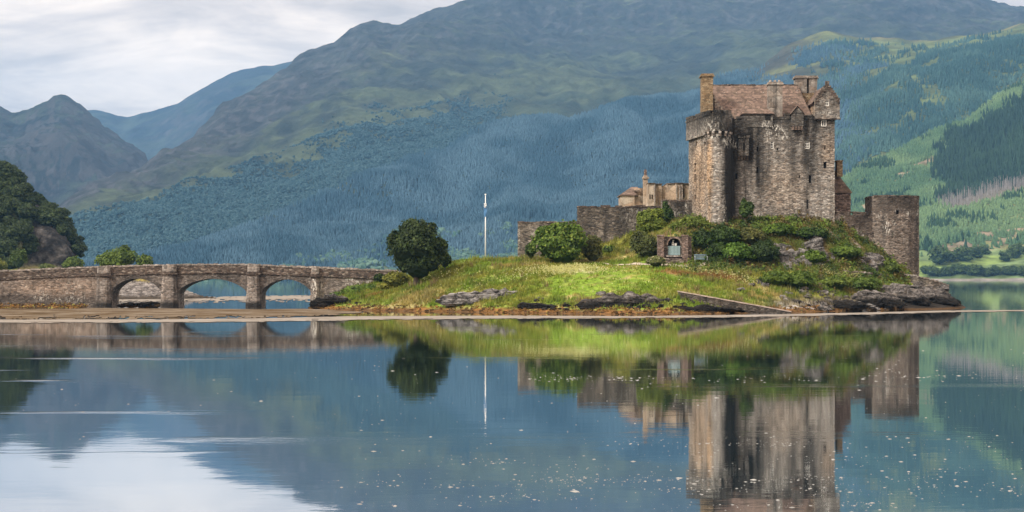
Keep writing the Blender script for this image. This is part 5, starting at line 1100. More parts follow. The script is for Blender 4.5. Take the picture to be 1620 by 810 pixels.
# ------------------------------------------------------------------ curtain walls, bastion, inner buildings
def solid_wall(T, name, path, z0, zfun, mat, col, holes=(), cell=0.35, cop=True, th=0.7, seed=0, crenel=None):
    P = np.array(path); mb, pf = wall_grid(path, z0, z0+1, cell if False else 1.0, (), 0.0) if False else (None, None)
    L = float(np.sum(np.hypot(*np.diff(P, axis=0).T))); zmin = min(zfun(s) for s in np.linspace(0, L, 40))
    zm = zmin-0.25 if any(abs(zfun(s)-zfun(0)) > 0.02 for s in np.linspace(0, L, 9)) else zfun(0)
    mb, pf = wall_grid(path, z0, zfun(0), cell, holes, 0.05, top=None if zm == zfun(0) else zfun)
    # thickness: back face and head
    n = 24; s = np.linspace(0, L, n); f = [pf(q) for q in s]; b = [pf(q, th) for q in s]
    for i in range(n-1):
        za, zb = zfun(s[i]), zfun(s[i+1]); mb.quad((*f[i], za), (*f[i+1], zb), (*b[i+1], zb), (*b[i], za)); mb.quad((*b[i+1], z0), (*b[i], z0), (*b[i], za), (*b[i+1], zb))
    mb.quad((*f[0], z0), (*f[0], zfun(0)), (*b[0], zfun(0)), (*b[0], z0)); mb.quad((*f[-1], z0), (*b[-1], z0), (*b[-1], zfun(L)), (*f[-1], zfun(L)))
    mb.build(name, M[mat], T, colfn=col)
    if cop: c = MB(); coping(c, path, zfun, th, 0.12, 0.6, seed, 0.08); c.build('coping', M['parapet'], T, jit=0.02)
    return pf, L
def build_curtains():
    T = thing('curtain_wall', (9.0, 188.0, 5.5), 'low plain curtain wall with a white-edged left corner behind the large bush', 'castle wall')
    a, b = xat(819, 188), xat(914, 188); zt = zat(352, 188); 
    solid_wall(T, 'wall', [(a+0.6, 196), (a, 188), (b, 188)], 4.0, lambda s: zt, 'wall', wear(limes=[(819, 4, 390, 32, 1), (852, 8, 372, 12, .55), (845, 5, 366, 9, .5)], streaks=[(880, 30, 352, 362, .5)]), seed=31)
    T = thing('curtain_wall', (16.0, 186.0, 7.0), 'taller dark stone curtain wall stepping up to the left side of the keep', 'castle wall')
    a, b, c = xat(913, 186), xat(1046, 186), xat(1094, 186); z1, z2 = zat(328, 186), zat(318, 186)
    solid_wall(T, 'wall', [(a+0.5, 193), (a, 186), (b, 186)], 5.0, lambda s: z1+0.02*math.sin(s), 'wall', wear(streaks=[(930, 12, 325, 385, .35), (985, 14, 325, 385, .5), (1010, 8, 326, 380, .5), (960, 8, 326, 380, .4)], limes=[(1000, 20, 340, 20, .25)]), seed=32)
    mb = MB(); rng = random.Random(4); q = a+0.3
    while q < b-1.0: w = rng.uniform(0.7, 1.2); mb.box(q, q+w, 185.98, 186.6, z1+0.05, z1+0.26*rng.uniform(0.6, 1.2)); q += w+rng.uniform(0.35, 0.7)
    mb.build('merlons', M['parapet'], T, jit=0.02)
    solid_wall(T, 'wall', [(b+0.01, 185.9), (c, 185.9)], 6.0, lambda s: z2, 'wall', wear(limes=[(1048, 12, 335, 22, 1.0), (1042, 14, 330, 10, .7), (1068, 8, 340, 12, .5), (1086, 3, 330, 12, .7)], streaks=[(1075, 10, 318, 345, .6)]), seed=33)
    # corner bastion at the right and the wall that joins it to the keep
    T = thing('castle_wall', (39.5, 185.5, 6.0), 'crenellated wall joining the keep to the corner bastion', 'castle wall')
    a, b = xat(1321.5, 182.9), xat(1381, 185.3); zt = zat(340, 184)
    solid_wall(T, 'wall', [(a, 182.9), (b, 185.3)], 3.0, lambda s: zt, 'bastion', wear(limes=[(1362, 8, 368, 3, 1), (1367, 2, 375, 12, 1), (1355, 2, 375, 12, .9), (1360, 10, 385, 6, .8), (1330, 8, 345, 4, .7), (1340, 5, 372, 12, .5)], streaks=[(1362, 18, 338, 360, .5)]), seed=34, cop=False)
    mb = MB()
    for p0, p1, q0, q1 in ((1323, 1344, 182.95, 183.8), (1350, 1370, 184.05, 184.85)):
        A_, B_ = (xat(p0, q0), q0), (xat(p1, q1), q1); mb.prism([A_, B_, (B_[0], B_[1]+0.6), (A_[0], A_[1]+0.6)], zt-0.02, zat(336, 184)); coping(mb, [(A_[0], A_[1]-0.02), (B_[0], B_[1]-0.02)], lambda s: zat(336, 184), 0.6, 0.1, 0.5, 7)
    mb.build('merlons', M['bastion'], T, jit=0.02, colfn=wear())
    T = thing('corner_bastion', (46.0, 188.0, 4.0), 'square-topped stone corner bastion at the right end of the castle', 'tower')
    p = [(xat(1378.5, 186), 189.5), (xat(1379.5, 185.5), 185.3), (xat(1404, 183.6), 183.6), (xat(1437, 184.3), 184.3), (xat(1454, 186.2), 186.2), (xat(1452, 192), 192)]
    P = np.array(p); L = np.concatenate([[0], np.cumsum(np.hypot(*np.diff(P, axis=0).T))]); sq = lambda px, i: float(np.interp(px, PXof(P[1:5, 0], P[1:5, 1]), L[1:5]))
    hs = [(sq(1420, 0)-0.2, sq(1420, 0)+0.25, zat(339, 184), zat(332.5, 184)), (sq(1411.5, 0)-0.07, sq(1411.5, 0)+0.07, zat(376, 184), zat(367, 184)), (sq(1381, 0)-0.07, sq(1381, 0)+0.09, zat(375, 185.4), zat(366, 185.4))]
    colb = wear(limes=[(1404, 6, 358, 9, 1), (1408, 8, 368, 5, .9), (1414, 3, 352, 4, .9), (1438, 7, 337, 4, .8), (1452, 4, 337, 5, 1), (1420, 5, 333, 2.5, .8), (1390, 9, 342, 3, .5)], streaks=[(1416, 40, 306, 336, .55), (1398, 4, 335, 385, .4), (1450, 3, 320, 430, .5)])
    zt = zat(311, 185); mb, pf = wall_grid(p, 1.5, zt, 0.33, hs, 0.06); mb.poly([(q[0], q[1], zt-0.6) for q in p]); mb.build('wall', M['bastion'], T, colfn=colb)
    for h in hs: opening(T, pf, h, 0.33, frame=False)
    mb = MB(); coping(mb, p, lambda s: zt, 0.6, 0.12, 0.55, 41, 0.05); mb.build('coping', M['parapet'], T, jit=0.03)
    # inner buildings behind the curtain wall
    T = thing('castle_house', (17.0, 199.0, 8.0), 'pale harled building with a pink slate hipped roof behind the curtain wall', 'building')
    x = lambda px: xat(px, 199); z = lambda py: zat(py, 199)
    mb = MB(); mb.box(x(983), x(1004), 199.0, 204, 6, z(308)); mb.box(x(1004), x(1024), 199.6, 204, 6, z(297)); mb.build('wall', M['harl'], T, jit=0.02)
    mb = MB(); e = 0.2; mb.quad((x(983)-e, 198.8, z(308)), (x(1004)+e, 198.8, z(308)), (x(1012), 201.5, z(294)), (x(1001), 201.5, z(294))).poly([(x(983)-e, 204.2, z(308)), (x(983)-e, 198.8, z(308)), (x(1001), 201.5, z(294))]).quad((x(1001), 201.5, z(294)), (x(1012), 201.5, z(294)), (x(1012), 204.2, z(308)), (x(983)-e, 204.2, z(308)))
    mb.box(x(983)-e, x(1004)+e, 198.8, 204.2, z(308)-0.12, z(308)-0.004); mb.build('roof', M['roof'], T)
    mb = MB(); mb.box(x(1003.5), x(1012), 199.2, 199.62, z(302.5), z(300.5)); mb.box(x(1004.5), x(1010), 199.3, 199.62, z(310.5), z(309)); mb.build('string_course', M['parapet'], T)
    mb = MB(); mb.prism([(x(1017.5), 198.7), (x(1024.5), 198.7), (x(1024.5), 199.6), (x(1017.5), 199.6)], 7, z(283)); mb.box(x(1016.5), x(1026), 198.55, 199.7, z(283)+0.003, z(280)); mb.box(x(1018), x(1024), 198.75, 199.5, z(280)+0.003, z(277.5)); mb.build('chimney', M['harl'], T, jit=0.015)
    mb = MB(); mb.prism([(x(1019), 198.8), (x(1023), 198.8), (x(1023), 199.3), (x(1019), 199.3)], z(277.4), z(269.5)); mb.box(x(1019.5), x(1022.5), 198.9, 199.2, z(269.4), z(268)); mb.build('chimney_pot', M['red'], T)
    T = thing('castle_hall', (22.0, 197.5, 8.0), 'flat-topped tan hall with shallow bays between the pale house and the keep', 'building')
    x = lambda px: xat(px, 197); z = lambda py: zat(py, 197)
    mb = MB(); mb.box(x(1024.5), x(1036), 196.6, 203, 6, z(291)); mb.box(x(1036), x(1047), 197.2, 203, 6, z(291.5)); mb.box(x(1047), x(1056), 197.6, 203, 6, z(294)); mb.box(x(1056), x(1068), 197.2, 203, 6, z(291)); mb.box(x(1068), x(1080), 196.9, 203, 6, z(290.5)); mb.box(x(1080), x(1098), 197.3, 203, 6, z(291)); mb.build('wall', M['harl'], T, jit=0.015)
    mb = MB()
    for p0, p1, y, t_ in ((1024, 1036.2, 196.45, 291), (1036.3, 1048, 197.05, 291.5), (1055.5, 1068, 197.05, 291), (1068, 1080.3, 196.75, 290.5), (1080.4, 1098, 197.15, 291)): mb.box(x(p0), x(p1), y, 203.1, z(t_)+0.004, z(t_-1.4))
    mb.build('parapet_cap', M['parapet'], T, jit=0.02)
    mb = MB()
    for p0 in (1027, 1030.5): mb.box(x(p0), x(p0+1.6), 196.55, 196.7, z(315), z(308))
    mb.box(x(1081.5), x(1083.3), 197.25, 197.4, z(312), z(298)); mb.build('slit_window', M['void'], T)
    mb = MB()
    for p0 in (1069.5, 1074.5, 1078): mb.box(x(p0), x(p0+1.6), 196.72, 196.9, 8, z(293))
    mb.box(x(1034.4), x(1036), 196.5, 196.6, 8, z(292)); mb.build('pilaster', M['pale'], T, jit=0.01)
build_curtains()

# ------------------------------------------------------------------ the arched bridge
def build_bridge():
    YB = 178.0; base = (-28.0, YB, 0.0); T = thing('stone_bridge', base, 'old stone footbridge with three arches and tapering piers leading to the island', 'bridge')
    x = lambda px: xat(px, YB); z = lambda py: zat(py, YB)
    topz = lambda px: np.interp(px, [-320, 0, 100, 160, 260, 330, 390, 490, 560, 640], [z(q) for q in (440, 428.5, 424, 421.5, 419, 418, 418.5, 422.5, 425.5, 429)])
    strz = lambda px: topz(px)-1.05
    arches = [(175.5, 256, 440.5, 464), (281, 391, 441, 464), (412.5, 493, 442, 465)]
    def soffit(px):
        for a, b, c, s in arches:
            if a < px < b:
                u = (px-(a+b)/2)/((b-a)/2); zs, zc = z(s), z(c); return zs+(zc-zs)*(0.55*math.sqrt(max(0, 1-u*u))+0.45*(1-u*u))
        return None
    xs = []
    edges = [-320]+[e for a in arches for e in (a[0], a[1])]+[642]
    for p, q in zip(edges, edges[1:]):
        m = max(2, int((q-p)/3.2)); xs += list(np.linspace(p, q, m+1)[(0 if not xs else 1):])
    mb = MB(); back = YB+3.6
    def colz(p, mid):
        s = soffit(mid); return -1.2 if s is None else soffit_edge(p, mid)
    def soffit_edge(p, mid):
        for a, b, c, s in arches:
            if a < mid < b:
                u = max(-1, min(1, (p-(a+b)/2)/((b-a)/2))); zs, zc = z(s), z(c); return zs+(zc-zs)*(0.55*math.sqrt(max(0, 1-u*u))+0.45*(1-u*u))
    jit = lambda px, zz_: float(0.05*fbm(np.array(px/4.0), np.array(zz_*1.7), 3))
    for p, q in zip(xs, xs[1:]):
        mid = (p+q)/2; a0, a1 = colz(p, mid), colz(q, mid); t0, t1 = strz(p), strz(q); k = max(1, int((min(t0, t1)-max(a0, a1))/0.35))
        for j in range(k):
            f0, f1 = j/k, (j+1)/k; zz_ = [a0+(t0-a0)*f0, a1+(t1-a1)*f0, a1+(t1-a1)*f1, a0+(t0-a0)*f1]; pp = [p, q, q, p]
            mb.poly([(x(u), YB-jit(u, w), w) for u, w in zip(pp, zz_)])
        mb.quad((x(q), back, a1), (x(p), back, a0), (x(p), back, t0), (x(q), back, t1))
        if soffit(mid) is not None: mb.quad((x(p), YB, a0), (x(p), back, a0), (x(q), back, a1), (x(q), YB, a1))
        mb.quad((x(p), YB, t0), (x(q), YB, t1), (x(q), back, t1), (x(p), back, t0))
    for a, b, c, s in arches:
        for e in (a, b): mb.quad((x(e), YB, -1.2), (x(e), back, -1.2), (x(e), back, z(s)), (x(e), YB, z(s)))
    col = wear(limes=[(500, 12, 455, 20, .9), (556, 12, 445, 9, 1), (567, 4, 448, 9, 1), (585, 10, 445, 7, .7), (115, 20, 460, 18, .35), (65, 14, 468, 8, .7), (110, 30, 474, 5, .55), (500, 8, 440, 10, .6)],
               streaks=[(60, 130, 470, 485, .6), (100, 30, 430, 447, .3), (215, 45, 428, 446, .6), (335, 60, 428, 442, .65), (452, 45, 428, 444, .65), (20, 30, 466, 480, .6), (560, 60, 430, 440, .4)], ochre=[(90, 90, 455, 22, .35)])
    mb.build('spandrel_wall', M['bridge'], T, colfn=col)
    # string course and parapet with coping, both sides
    mb = MB(); pr = MB(); cp = MB()
    def run(px0, px1, m, y0, y1, za, zb):
        n = max(1, int((px1-px0)/14))
        for i in range(n):
            p, q = px0+(px1-px0)*i/n, px0+(px1-px0)*(i+1)/n; m.prism([(x(p), y0), (x(q), y0), (x(q), y1), (x(p), y1)], [za(p), za(q), za(q), za(p)], [zb(p), zb(q), zb(q), zb(p)])
    run(-320, 640, mb, YB-0.14, YB+0.3, lambda p: strz(p)+0.003, lambda p: strz(p)+0.16); mb.build('string_course', M['parapet'], T, jit=0.012); mb = MB(); run(-320, 640, mb, back-0.3, back+0.14, lambda p: strz(p)+0.003, lambda p: strz(p)+0.16)
    mb.build('string_course', M['parapet'], T, jit=0.012)
    for y0, y1 in ((YB-0.02, YB+0.42), (back-0.42, back+0.02)): run(-320, 640, pr, y0, y1, lambda p: strz(p)+0.165, lambda p: topz(p)-0.1); pr.build('parapet', M['parapet'], T, jit=0.02); pr = MB()
    rng = random.Random(3); q = x(-320)
    for y0, y1 in ((YB-0.07, YB+0.47), (back-0.47, back+0.07)):
        q = x(-320)
        while q < x(640): w = rng.uniform(0.25, 0.55); pz = 810+q/YB*F; zc = float(topz(pz)); cp.box(q, q+w-0.02, y0+rng.uniform(-.02, .04), y1, zc-0.11, zc+rng.uniform(0.02, 0.13)); q += w
    cp.build('coping', M['pale'], T, jit=0.015)
    # arch rings of dressed stone
    for a, b, c, s in arches:
        rg_ = MB(); n = 22
        for i in range(n):
            e0, e1 = a+(b-a)*(0.5-0.5*math.cos(math.pi*i/n)), a+(b-a)*(0.5-0.5*math.cos(math.pi*(i+1)/n)); z0_, z1_ = soffit_edge(e0, (a+b)/2), soffit_edge(e1, (a+b)/2)
            def out(e, zz_):
                u = (e-(a+b)/2)/((b-a)/2); nx_, nz_ = u*0.75, math.sqrt(max(0.05, 1-(u*0.75)**2)); r = 0.42+0.05*((i % 2)*2-1); return (x(e)+nx_*r, zz_+nz_*r)
            o0, o1 = out(e0, z0_), out(e1, z1_); g = 0.012
            fr = [(x(e0)+g, z0_), (x(e1)-g, z1_), (o1[0]-g, o1[1]), (o0[0]+g, o0[1])]; i0 = len(rg_.v)
            rg_.v += [(p[0], YB-0.085-0.02*(i % 2), p[1]) for p in fr]+[(p[0], YB+0.05, p[1]) for p in fr]
            rg_.f += [(i0, i0+1, i0+2, i0+3)]+[(i0+(k+1) % 4, i0+k, i0+4+k, i0+4+(k+1) % 4) for k in range(4)]
        rg_.build('arch_ring', M['bridge'], T, colfn=wear(streaks=[((a+b)/2, (b-a), 420, 470, .45)]))
    # piers with battered cutwaters, caps and pilasters
    for p0, p1, t0, t1 in ((152, 176.5, 155, 175), (255, 282, 258, 280), (389.5, 413.5, 392.5, 411), (492, 507, 493, 505)):
        zc = float(strz((p0+p1)/2)); zb = -1.2
        bo = [(x(p0)-0.1, YB+0.3), (x(p0)-0.1, YB-0.75), (x(p0)+0.35, YB-1.15), (x(p1)-0.35, YB-1.15), (x(p1)+0.1, YB-0.75), (x(p1)+0.1, YB+0.3)]
        to = [(x(t0), YB+0.3), (x(t0), YB-0.4), (x(t0)+0.25, YB-0.62), (x(t1)-0.25, YB-0.62), (x(t1), YB-0.4), (x(t1), YB+0.3)]
        m = MB(); lev = 9; L_ = [zb+(zc-0.25-zb)*(i/lev) for i in range(lev+1)]; g = lambda f: [(u[0]+(v[0]-u[0])*f, u[1]+(v[1]-u[1])*f) for u, v in zip(bo, to)]
        for i in range(lev): f0, f1 = (i/lev)**0.75, ((i+1)/lev)**0.75; m.prism(g(f0), L_[i], L_[i+1], top=g(f1))
        m.build('pier', M['bridge'], T, jit=0.02, colfn=wear(limes=[((p0+p1)/2-3, 5, 462, 22, .75), (497, 5, 455, 22, 1)], streaks=[((p0+p1)/2, 20, 478, 495, .95), ((p0+p1)/2+7, 5, 436, 480, .35)]))
        m = MB(); ex = [0.06, 0.16, 0.1]; zz0 = zc-0.25
        for i, e in enumerate(ex):
            pl = [(to[0][0]-e, YB+0.3), (to[1][0]-e, to[1][1]-e), (to[2][0], to[2][1]-e), (to[3][0], to[3][1]-e), (to[4][0]+e, to[4][1]-e), (to[5][0]+e, YB+0.3)]; m.prism(pl, zz0+0.17*i+0.003, zz0+0.17*(i+1))
        m.build('pier_cap', M['parapet'], T, jit=0.01)
        m = MB(); m.prism([(u[0], u[1]) for u in to], zz0+0.52, float(topz((p0+p1)/2))+0.04); m.build('pilaster', M['pale'], T, jit=0.02)
    m = MB(); run(-320, 640, m, YB+0.43, back-0.43, lambda p: strz(p)+0.004, lambda p: strz(p)+0.12); m.build('deck', M['path'], T)
build_bridge()

# ------------------------------------------------------------------ flagpole, memorial, bench, slip, low walls
def build_small():
    l = gz(768, 178); T = thing('flagpole', l, 'tall white flagpole with a limp blue and white flag on the grassy knoll', 'flagpole')
    zt = zat(309, 178); MB().tube([(l[0], l[1], l[2]-0.3), (l[0], l[1], l[2]+4), (l[0], l[1], zt)], [0.08, 0.065, 0.042], 10).build('pole', M['metal'], T, smooth=True)
    MB().tube([(l[0], l[1], zt), (l[0], l[1], zt+0.06), (l[0], l[1], zt+0.14), (l[0], l[1], zt+0.18)], [0.05, 0.11, 0.1, 0.03], 10).build('finial', M['metal'], T, smooth=True)
    MB().box(l[0]-0.25, l[0]+0.25, l[1]-0.25, l[1]+0.25, l[2]-0.2, l[2]+0.12).build('base', M['pale'], T)
    T2 = thing('flag', (l[0], l[1], zat(343, 178)), 'limp blue and white flag hanging against the flagpole', 'flag')
    zs = np.linspace(zat(325, 178), zat(343, 178), 10)
    def cloth(mb, off, w0, amp):
        for i in range(9):
            for k in range(5):
                f = lambda i_, k_: (l[0]-0.06+off+w0*(k_/5-0.5)*(1-0.5*i_/9)+0.03*math.sin(i_*0.8+k_), l[1]-0.12-amp*abs(math.sin(k_*1.7+i_*0.4)), zs[i_]); mb.quad(f(i, k), f(i, k+1), f(i+1, k+1), f(i+1, k))
    m = MB(); cloth(m, 0.03, 0.42, 0.1); m.build('blue_cloth', M['flagb'], T2, smooth=True)
    m = MB(); zs = np.linspace(zat(322, 178), zat(329, 178), 10); cloth(m, 0.03, 0.36, 0.2)
    m.build('white_fold', M['flagw'], T2, smooth=True)
    # arched memorial
    Y = 171.6; x = lambda px: xat(px, Y); z = lambda py: zat(py, Y); zg = z(417); T = thing('stone_memorial', (x(1068), Y, zg), 'small stone memorial with a dark arched niche and a slatted grey-green panel', 'memorial')
    a, b, zs = x(1056.5), x(1077), z(387); c = (a+b)/2; r = (b-a)/2; zt = z(374); m = MB(); n = 16; yb = Y+1.0
    xl, xr = x(1045), x(1094)
    m.box(xl, a, Y, yb, zg-0.4, zt); m.box(b, xr, Y, yb, zg-0.4, zt-0.004); m.box(a, b, Y+0.002, yb, zg-0.4, z(404.5))
    for i in range(n):
        p0, p1 = a+2*r*i/n, a+2*r*(i+1)/n; q0, q1 = [zs+math.sqrt(max(0, r*r-(p-c)**2)) for p in (p0, p1)]
        m.quad((p0, Y, q0), (p1, Y, q1), (p1, Y, zt), (p0, Y, zt)); m.quad((p0, Y, q0), (p0, yb, q0), (p1, yb, q1), (p1, Y, q1)); m.quad((p0, Y, zt), (p1, Y, zt), (p1, yb, zt), (p0, yb, zt))
    m.build('wall', M['parapet'], T, jit=0.015)
    m = MB(); m.quad((a, yb-0.05, z(405)), (b, yb-0.05, z(405)), (b, yb-0.05, zt), (a, yb-0.05, zt)); m.build('niche', M['void'], T)
    m = MB()
    for i in range(14):
        t0, t1 = math.pi*i/14, math.pi*(i+1)/14; k = 0.16; i0 = len(m.v); P = [(c+r*math.cos(t0), zs+r*math.sin(t0)), (c+r*math.cos(t1), zs+r*math.sin(t1)), (c+(r+k)*math.cos(t1), zs+(r+k)*math.sin(t1)), (c+(r+k)*math.cos(t0), zs+(r+k)*math.sin(t0))]
        m.v += [(p[0], Y-0.05, p[1]) for p in P]+[(p[0], Y+0.02, p[1]) for p in P]; m.f += [(i0, i0+3, i0+2, i0+1)]+[(i0+k_, i0+(k_+1) % 4, i0+4+(k_+1) % 4, i0+4+k_) for k_ in range(4)]
    m.build('arch_ring', M['chimney'], T)
    for p0, p1 in ((1040.5, 1050), (1079, 1088)): m = MB(); m.box(x(p0), x(p1), Y-0.35, Y+0.6, zg-0.4, z(373.5)); m.box(x(p0)-0.06, x(p1)+0.06, Y-0.42, Y+0.66, z(373.5)+0.003, z(371.5)); m.build('pillar', M['red'], T, jit=0.02)
    m = MB(); k = 9
    for i in range(k): p = a+0.03+(b-a-0.06)*i/k; m.box(p, p+(b-a-0.06)/k-0.035, Y+0.18, Y+0.23, z(403.5), z(389.2))
    m.box(a, b, Y+0.231, Y+0.27, z(390.6), z(389)); m.box(a, b, Y+0.231, Y+0.27, z(402.5), z(401)); m.build('slatted_panel', M['slat'], T)
    m = MB(); m.box(a-0.2, b+0.2, Y-0.22, Y+0.1, z(406), z(404.3)); m.build('sill', M['pale'], T)
    m = MB(); m.box(a-0.35, b+0.3, Y-0.55, Y-0.02, zg-0.3, z(408.5)); m.build('plinth', M['parapet'], T, jit=0.03)
    m = MB(); m.tube([(c-0.1, Y+0.55, z(388)), (c-0.1, Y+0.55, z(384)), (c-0.06, Y+0.55, z(382.5)), (c-0.06, Y+0.55, z(379.5))], [0.2, 0.13, 0.06, 0.13], 8); m.tube([(c+0.22, Y+0.5, z(388.5)), (c+0.22, Y+0.5, z(384.5))], [0.13, 0.15], 8); m.build('niche_light_shape', M['lime'], T)  # white shapes added for the sky light showing in the niche
    # bench
    Y = 171.2; x = lambda px: xat(px, Y); zg = float(ground(np.array(x(1108)), np.array(Y)))-0.02; T = thing('garden_bench', (x(1108), Y, zg), 'pale grey-blue garden bench beside the stone memorial', 'bench')
    a, b = x(1098.5), x(1119); m = MB()
    for k in range(4): m.box(a, b, Y-0.25+k*0.13, Y-0.15+k*0.13, zg+0.42, zg+0.46)
    m.build('seat', M['steel'], T); m = MB()
    for k in range(11): q = a+0.04+(b-a-0.12)*k/10; m.prism([(q, Y+0.26), (q+0.06, Y+0.26), (q+0.06, Y+0.29), (q, Y+0.29)], zg+0.5, zg+0.92, top=[(q, Y+0.34), (q+0.06, Y+0.34), (q+0.06, Y+0.37), (q, Y+0.37)])
    m.box(a, b, Y+0.33, Y+0.39, zg+0.92, zg+1.0); m.box(a, b, Y+0.25, Y+0.31, zg+0.47, zg+0.53); m.build('backrest', M['steel'], T)
    for q in (a, b-0.07):
        MB().box(q, q+0.07, Y-0.27, Y-0.2, zg-0.1, zg+0.64).build('leg', M['palesteel'], T); MB().box(q, q+0.07, Y+0.24, Y+0.31, zg-0.1, zg+0.46).build('leg', M['palesteel'], T)
        MB().tube([(q+0.035, Y+0.3, zg+0.72), (q+0.035, Y, zg+0.76), (q+0.035, Y-0.24, zg+0.7), (q+0.035, Y-0.3, zg+0.6)], 0.045, 6).build('armrest', M['palesteel'], T)
    # landing slip: a sloping stone jetty
    A, B = at(1074, 460, 153.6), at(1252, 492, 151.2); T = thing('landing_slip', (float((A[0]+B[0])/2), 152.5, 0.0), 'long sloping stone landing slip running down to the water', 'slipway')
    n = 16; mw = MB(); md = MB(); 
    for i in range(n):
        p, q = A+(B-A)*i/n, A+(B-A)*(i+1)/n; w = 1.7
        mw.prism([(p[0], p[1]), (q[0]-0.01, q[1]), (q[0]-0.01, q[1]+w), (p[0], p[1]+w)], -0.8, [p[2]-0.12, q[2]-0.12, q[2]-0.12, p[2]-0.12]); md.prism([(p[0], p[1]-0.08), (q[0]-0.012, q[1]-0.08), (q[0]-0.012, q[1]+w), (p[0], p[1]+w)], [p[2]-0.117, q[2]-0.117, q[2]-0.117, p[2]-0.117], [p[2], q[2], q[2], p[2]])
    mw.build('wall', M['slipwall'], T, jit=0.02); md.build('deck', M['slip'], T, jit=0.015)
    for label, pts, hgt, seed in (('low retaining wall below the pale crag', [(1336, 427, 176.3), (1352, 428.5, 176.0), (1375, 431, 176.2), (1395, 434, 177.2)], 1.3, 3), ('curved terrace wall on the rocky point below the bastion', [(1430, 433, 180.2), (1450, 435.5, 179.6), (1472, 441, 179.6), (1490, 446.5, 180.2), (1501, 451, 182.0)], 2.2, 4)):
        P = [at(q[0], q[1], min(q[2], ghit(q[0], q[1]+5)-0.3)) for q in pts]; T = thing('low_wall', tuple(P[len(P)//2]-np.array((0, 0, hgt))), label, 'wall'); m = MB()
        for u, v in zip(P, P[1:]):
            k = 4
            for i in range(k): s, e = u+(v-u)*i/k, u+(v-u)*(i+1)/k; m.prism([(s[0], s[1]), (e[0], e[1]), (e[0], e[1]+0.5), (s[0], s[1]+0.5)], [s[2]-hgt, e[2]-hgt, e[2]-hgt, s[2]-hgt], [s[2]-0.1, e[2]-0.1, e[2]-0.1, s[2]-0.1])
        m.build('wall', M['wall'], T, jit=0.03, colfn=wear()); m = MB(); L = np.concatenate([[0], np.cumsum([math.hypot(v[0]-u[0], v[1]-u[1]) for u, v in zip(P, P[1:])])]); zz_ = [p[2]-0.1 for p in P]
        coping(m, [(p[0], p[1]) for p in P], lambda s: float(np.interp(s, L, zz_)), 0.5, 0.1, 0.5, seed); m.build('coping', M['pale'], T, jit=0.02)
    # gravel path across the lawn to the memorial
    P = [at(930, 411, 178), at(985, 414.5, 173), at(1010, 415, 172), at(1050, 417.5, 170.5), at(1075, 418.5, 170.2), at(1122, 416, 171)]; V = []; 
    for u, v in zip(P, P[1:]):
        for i in range(8): q = u+(v-u)*i/8; V.append(q)
    V = np.array(V); lo = V.copy(); hi = V.copy(); lo[:, 1] -= 0.35; hi[:, 1] += 0.55; lo[:, 2] = ground(lo[:, 0], lo[:, 1])+0.05; hi[:, 2] = ground(hi[:, 0], hi[:, 1])+0.05
    k = len(V); tag(mesh_np('path', np.concatenate([lo, hi]), [(i, i+1, k+i+1, k+i) for i in range(k-1)], M['path']), kind='structure')
build_small()

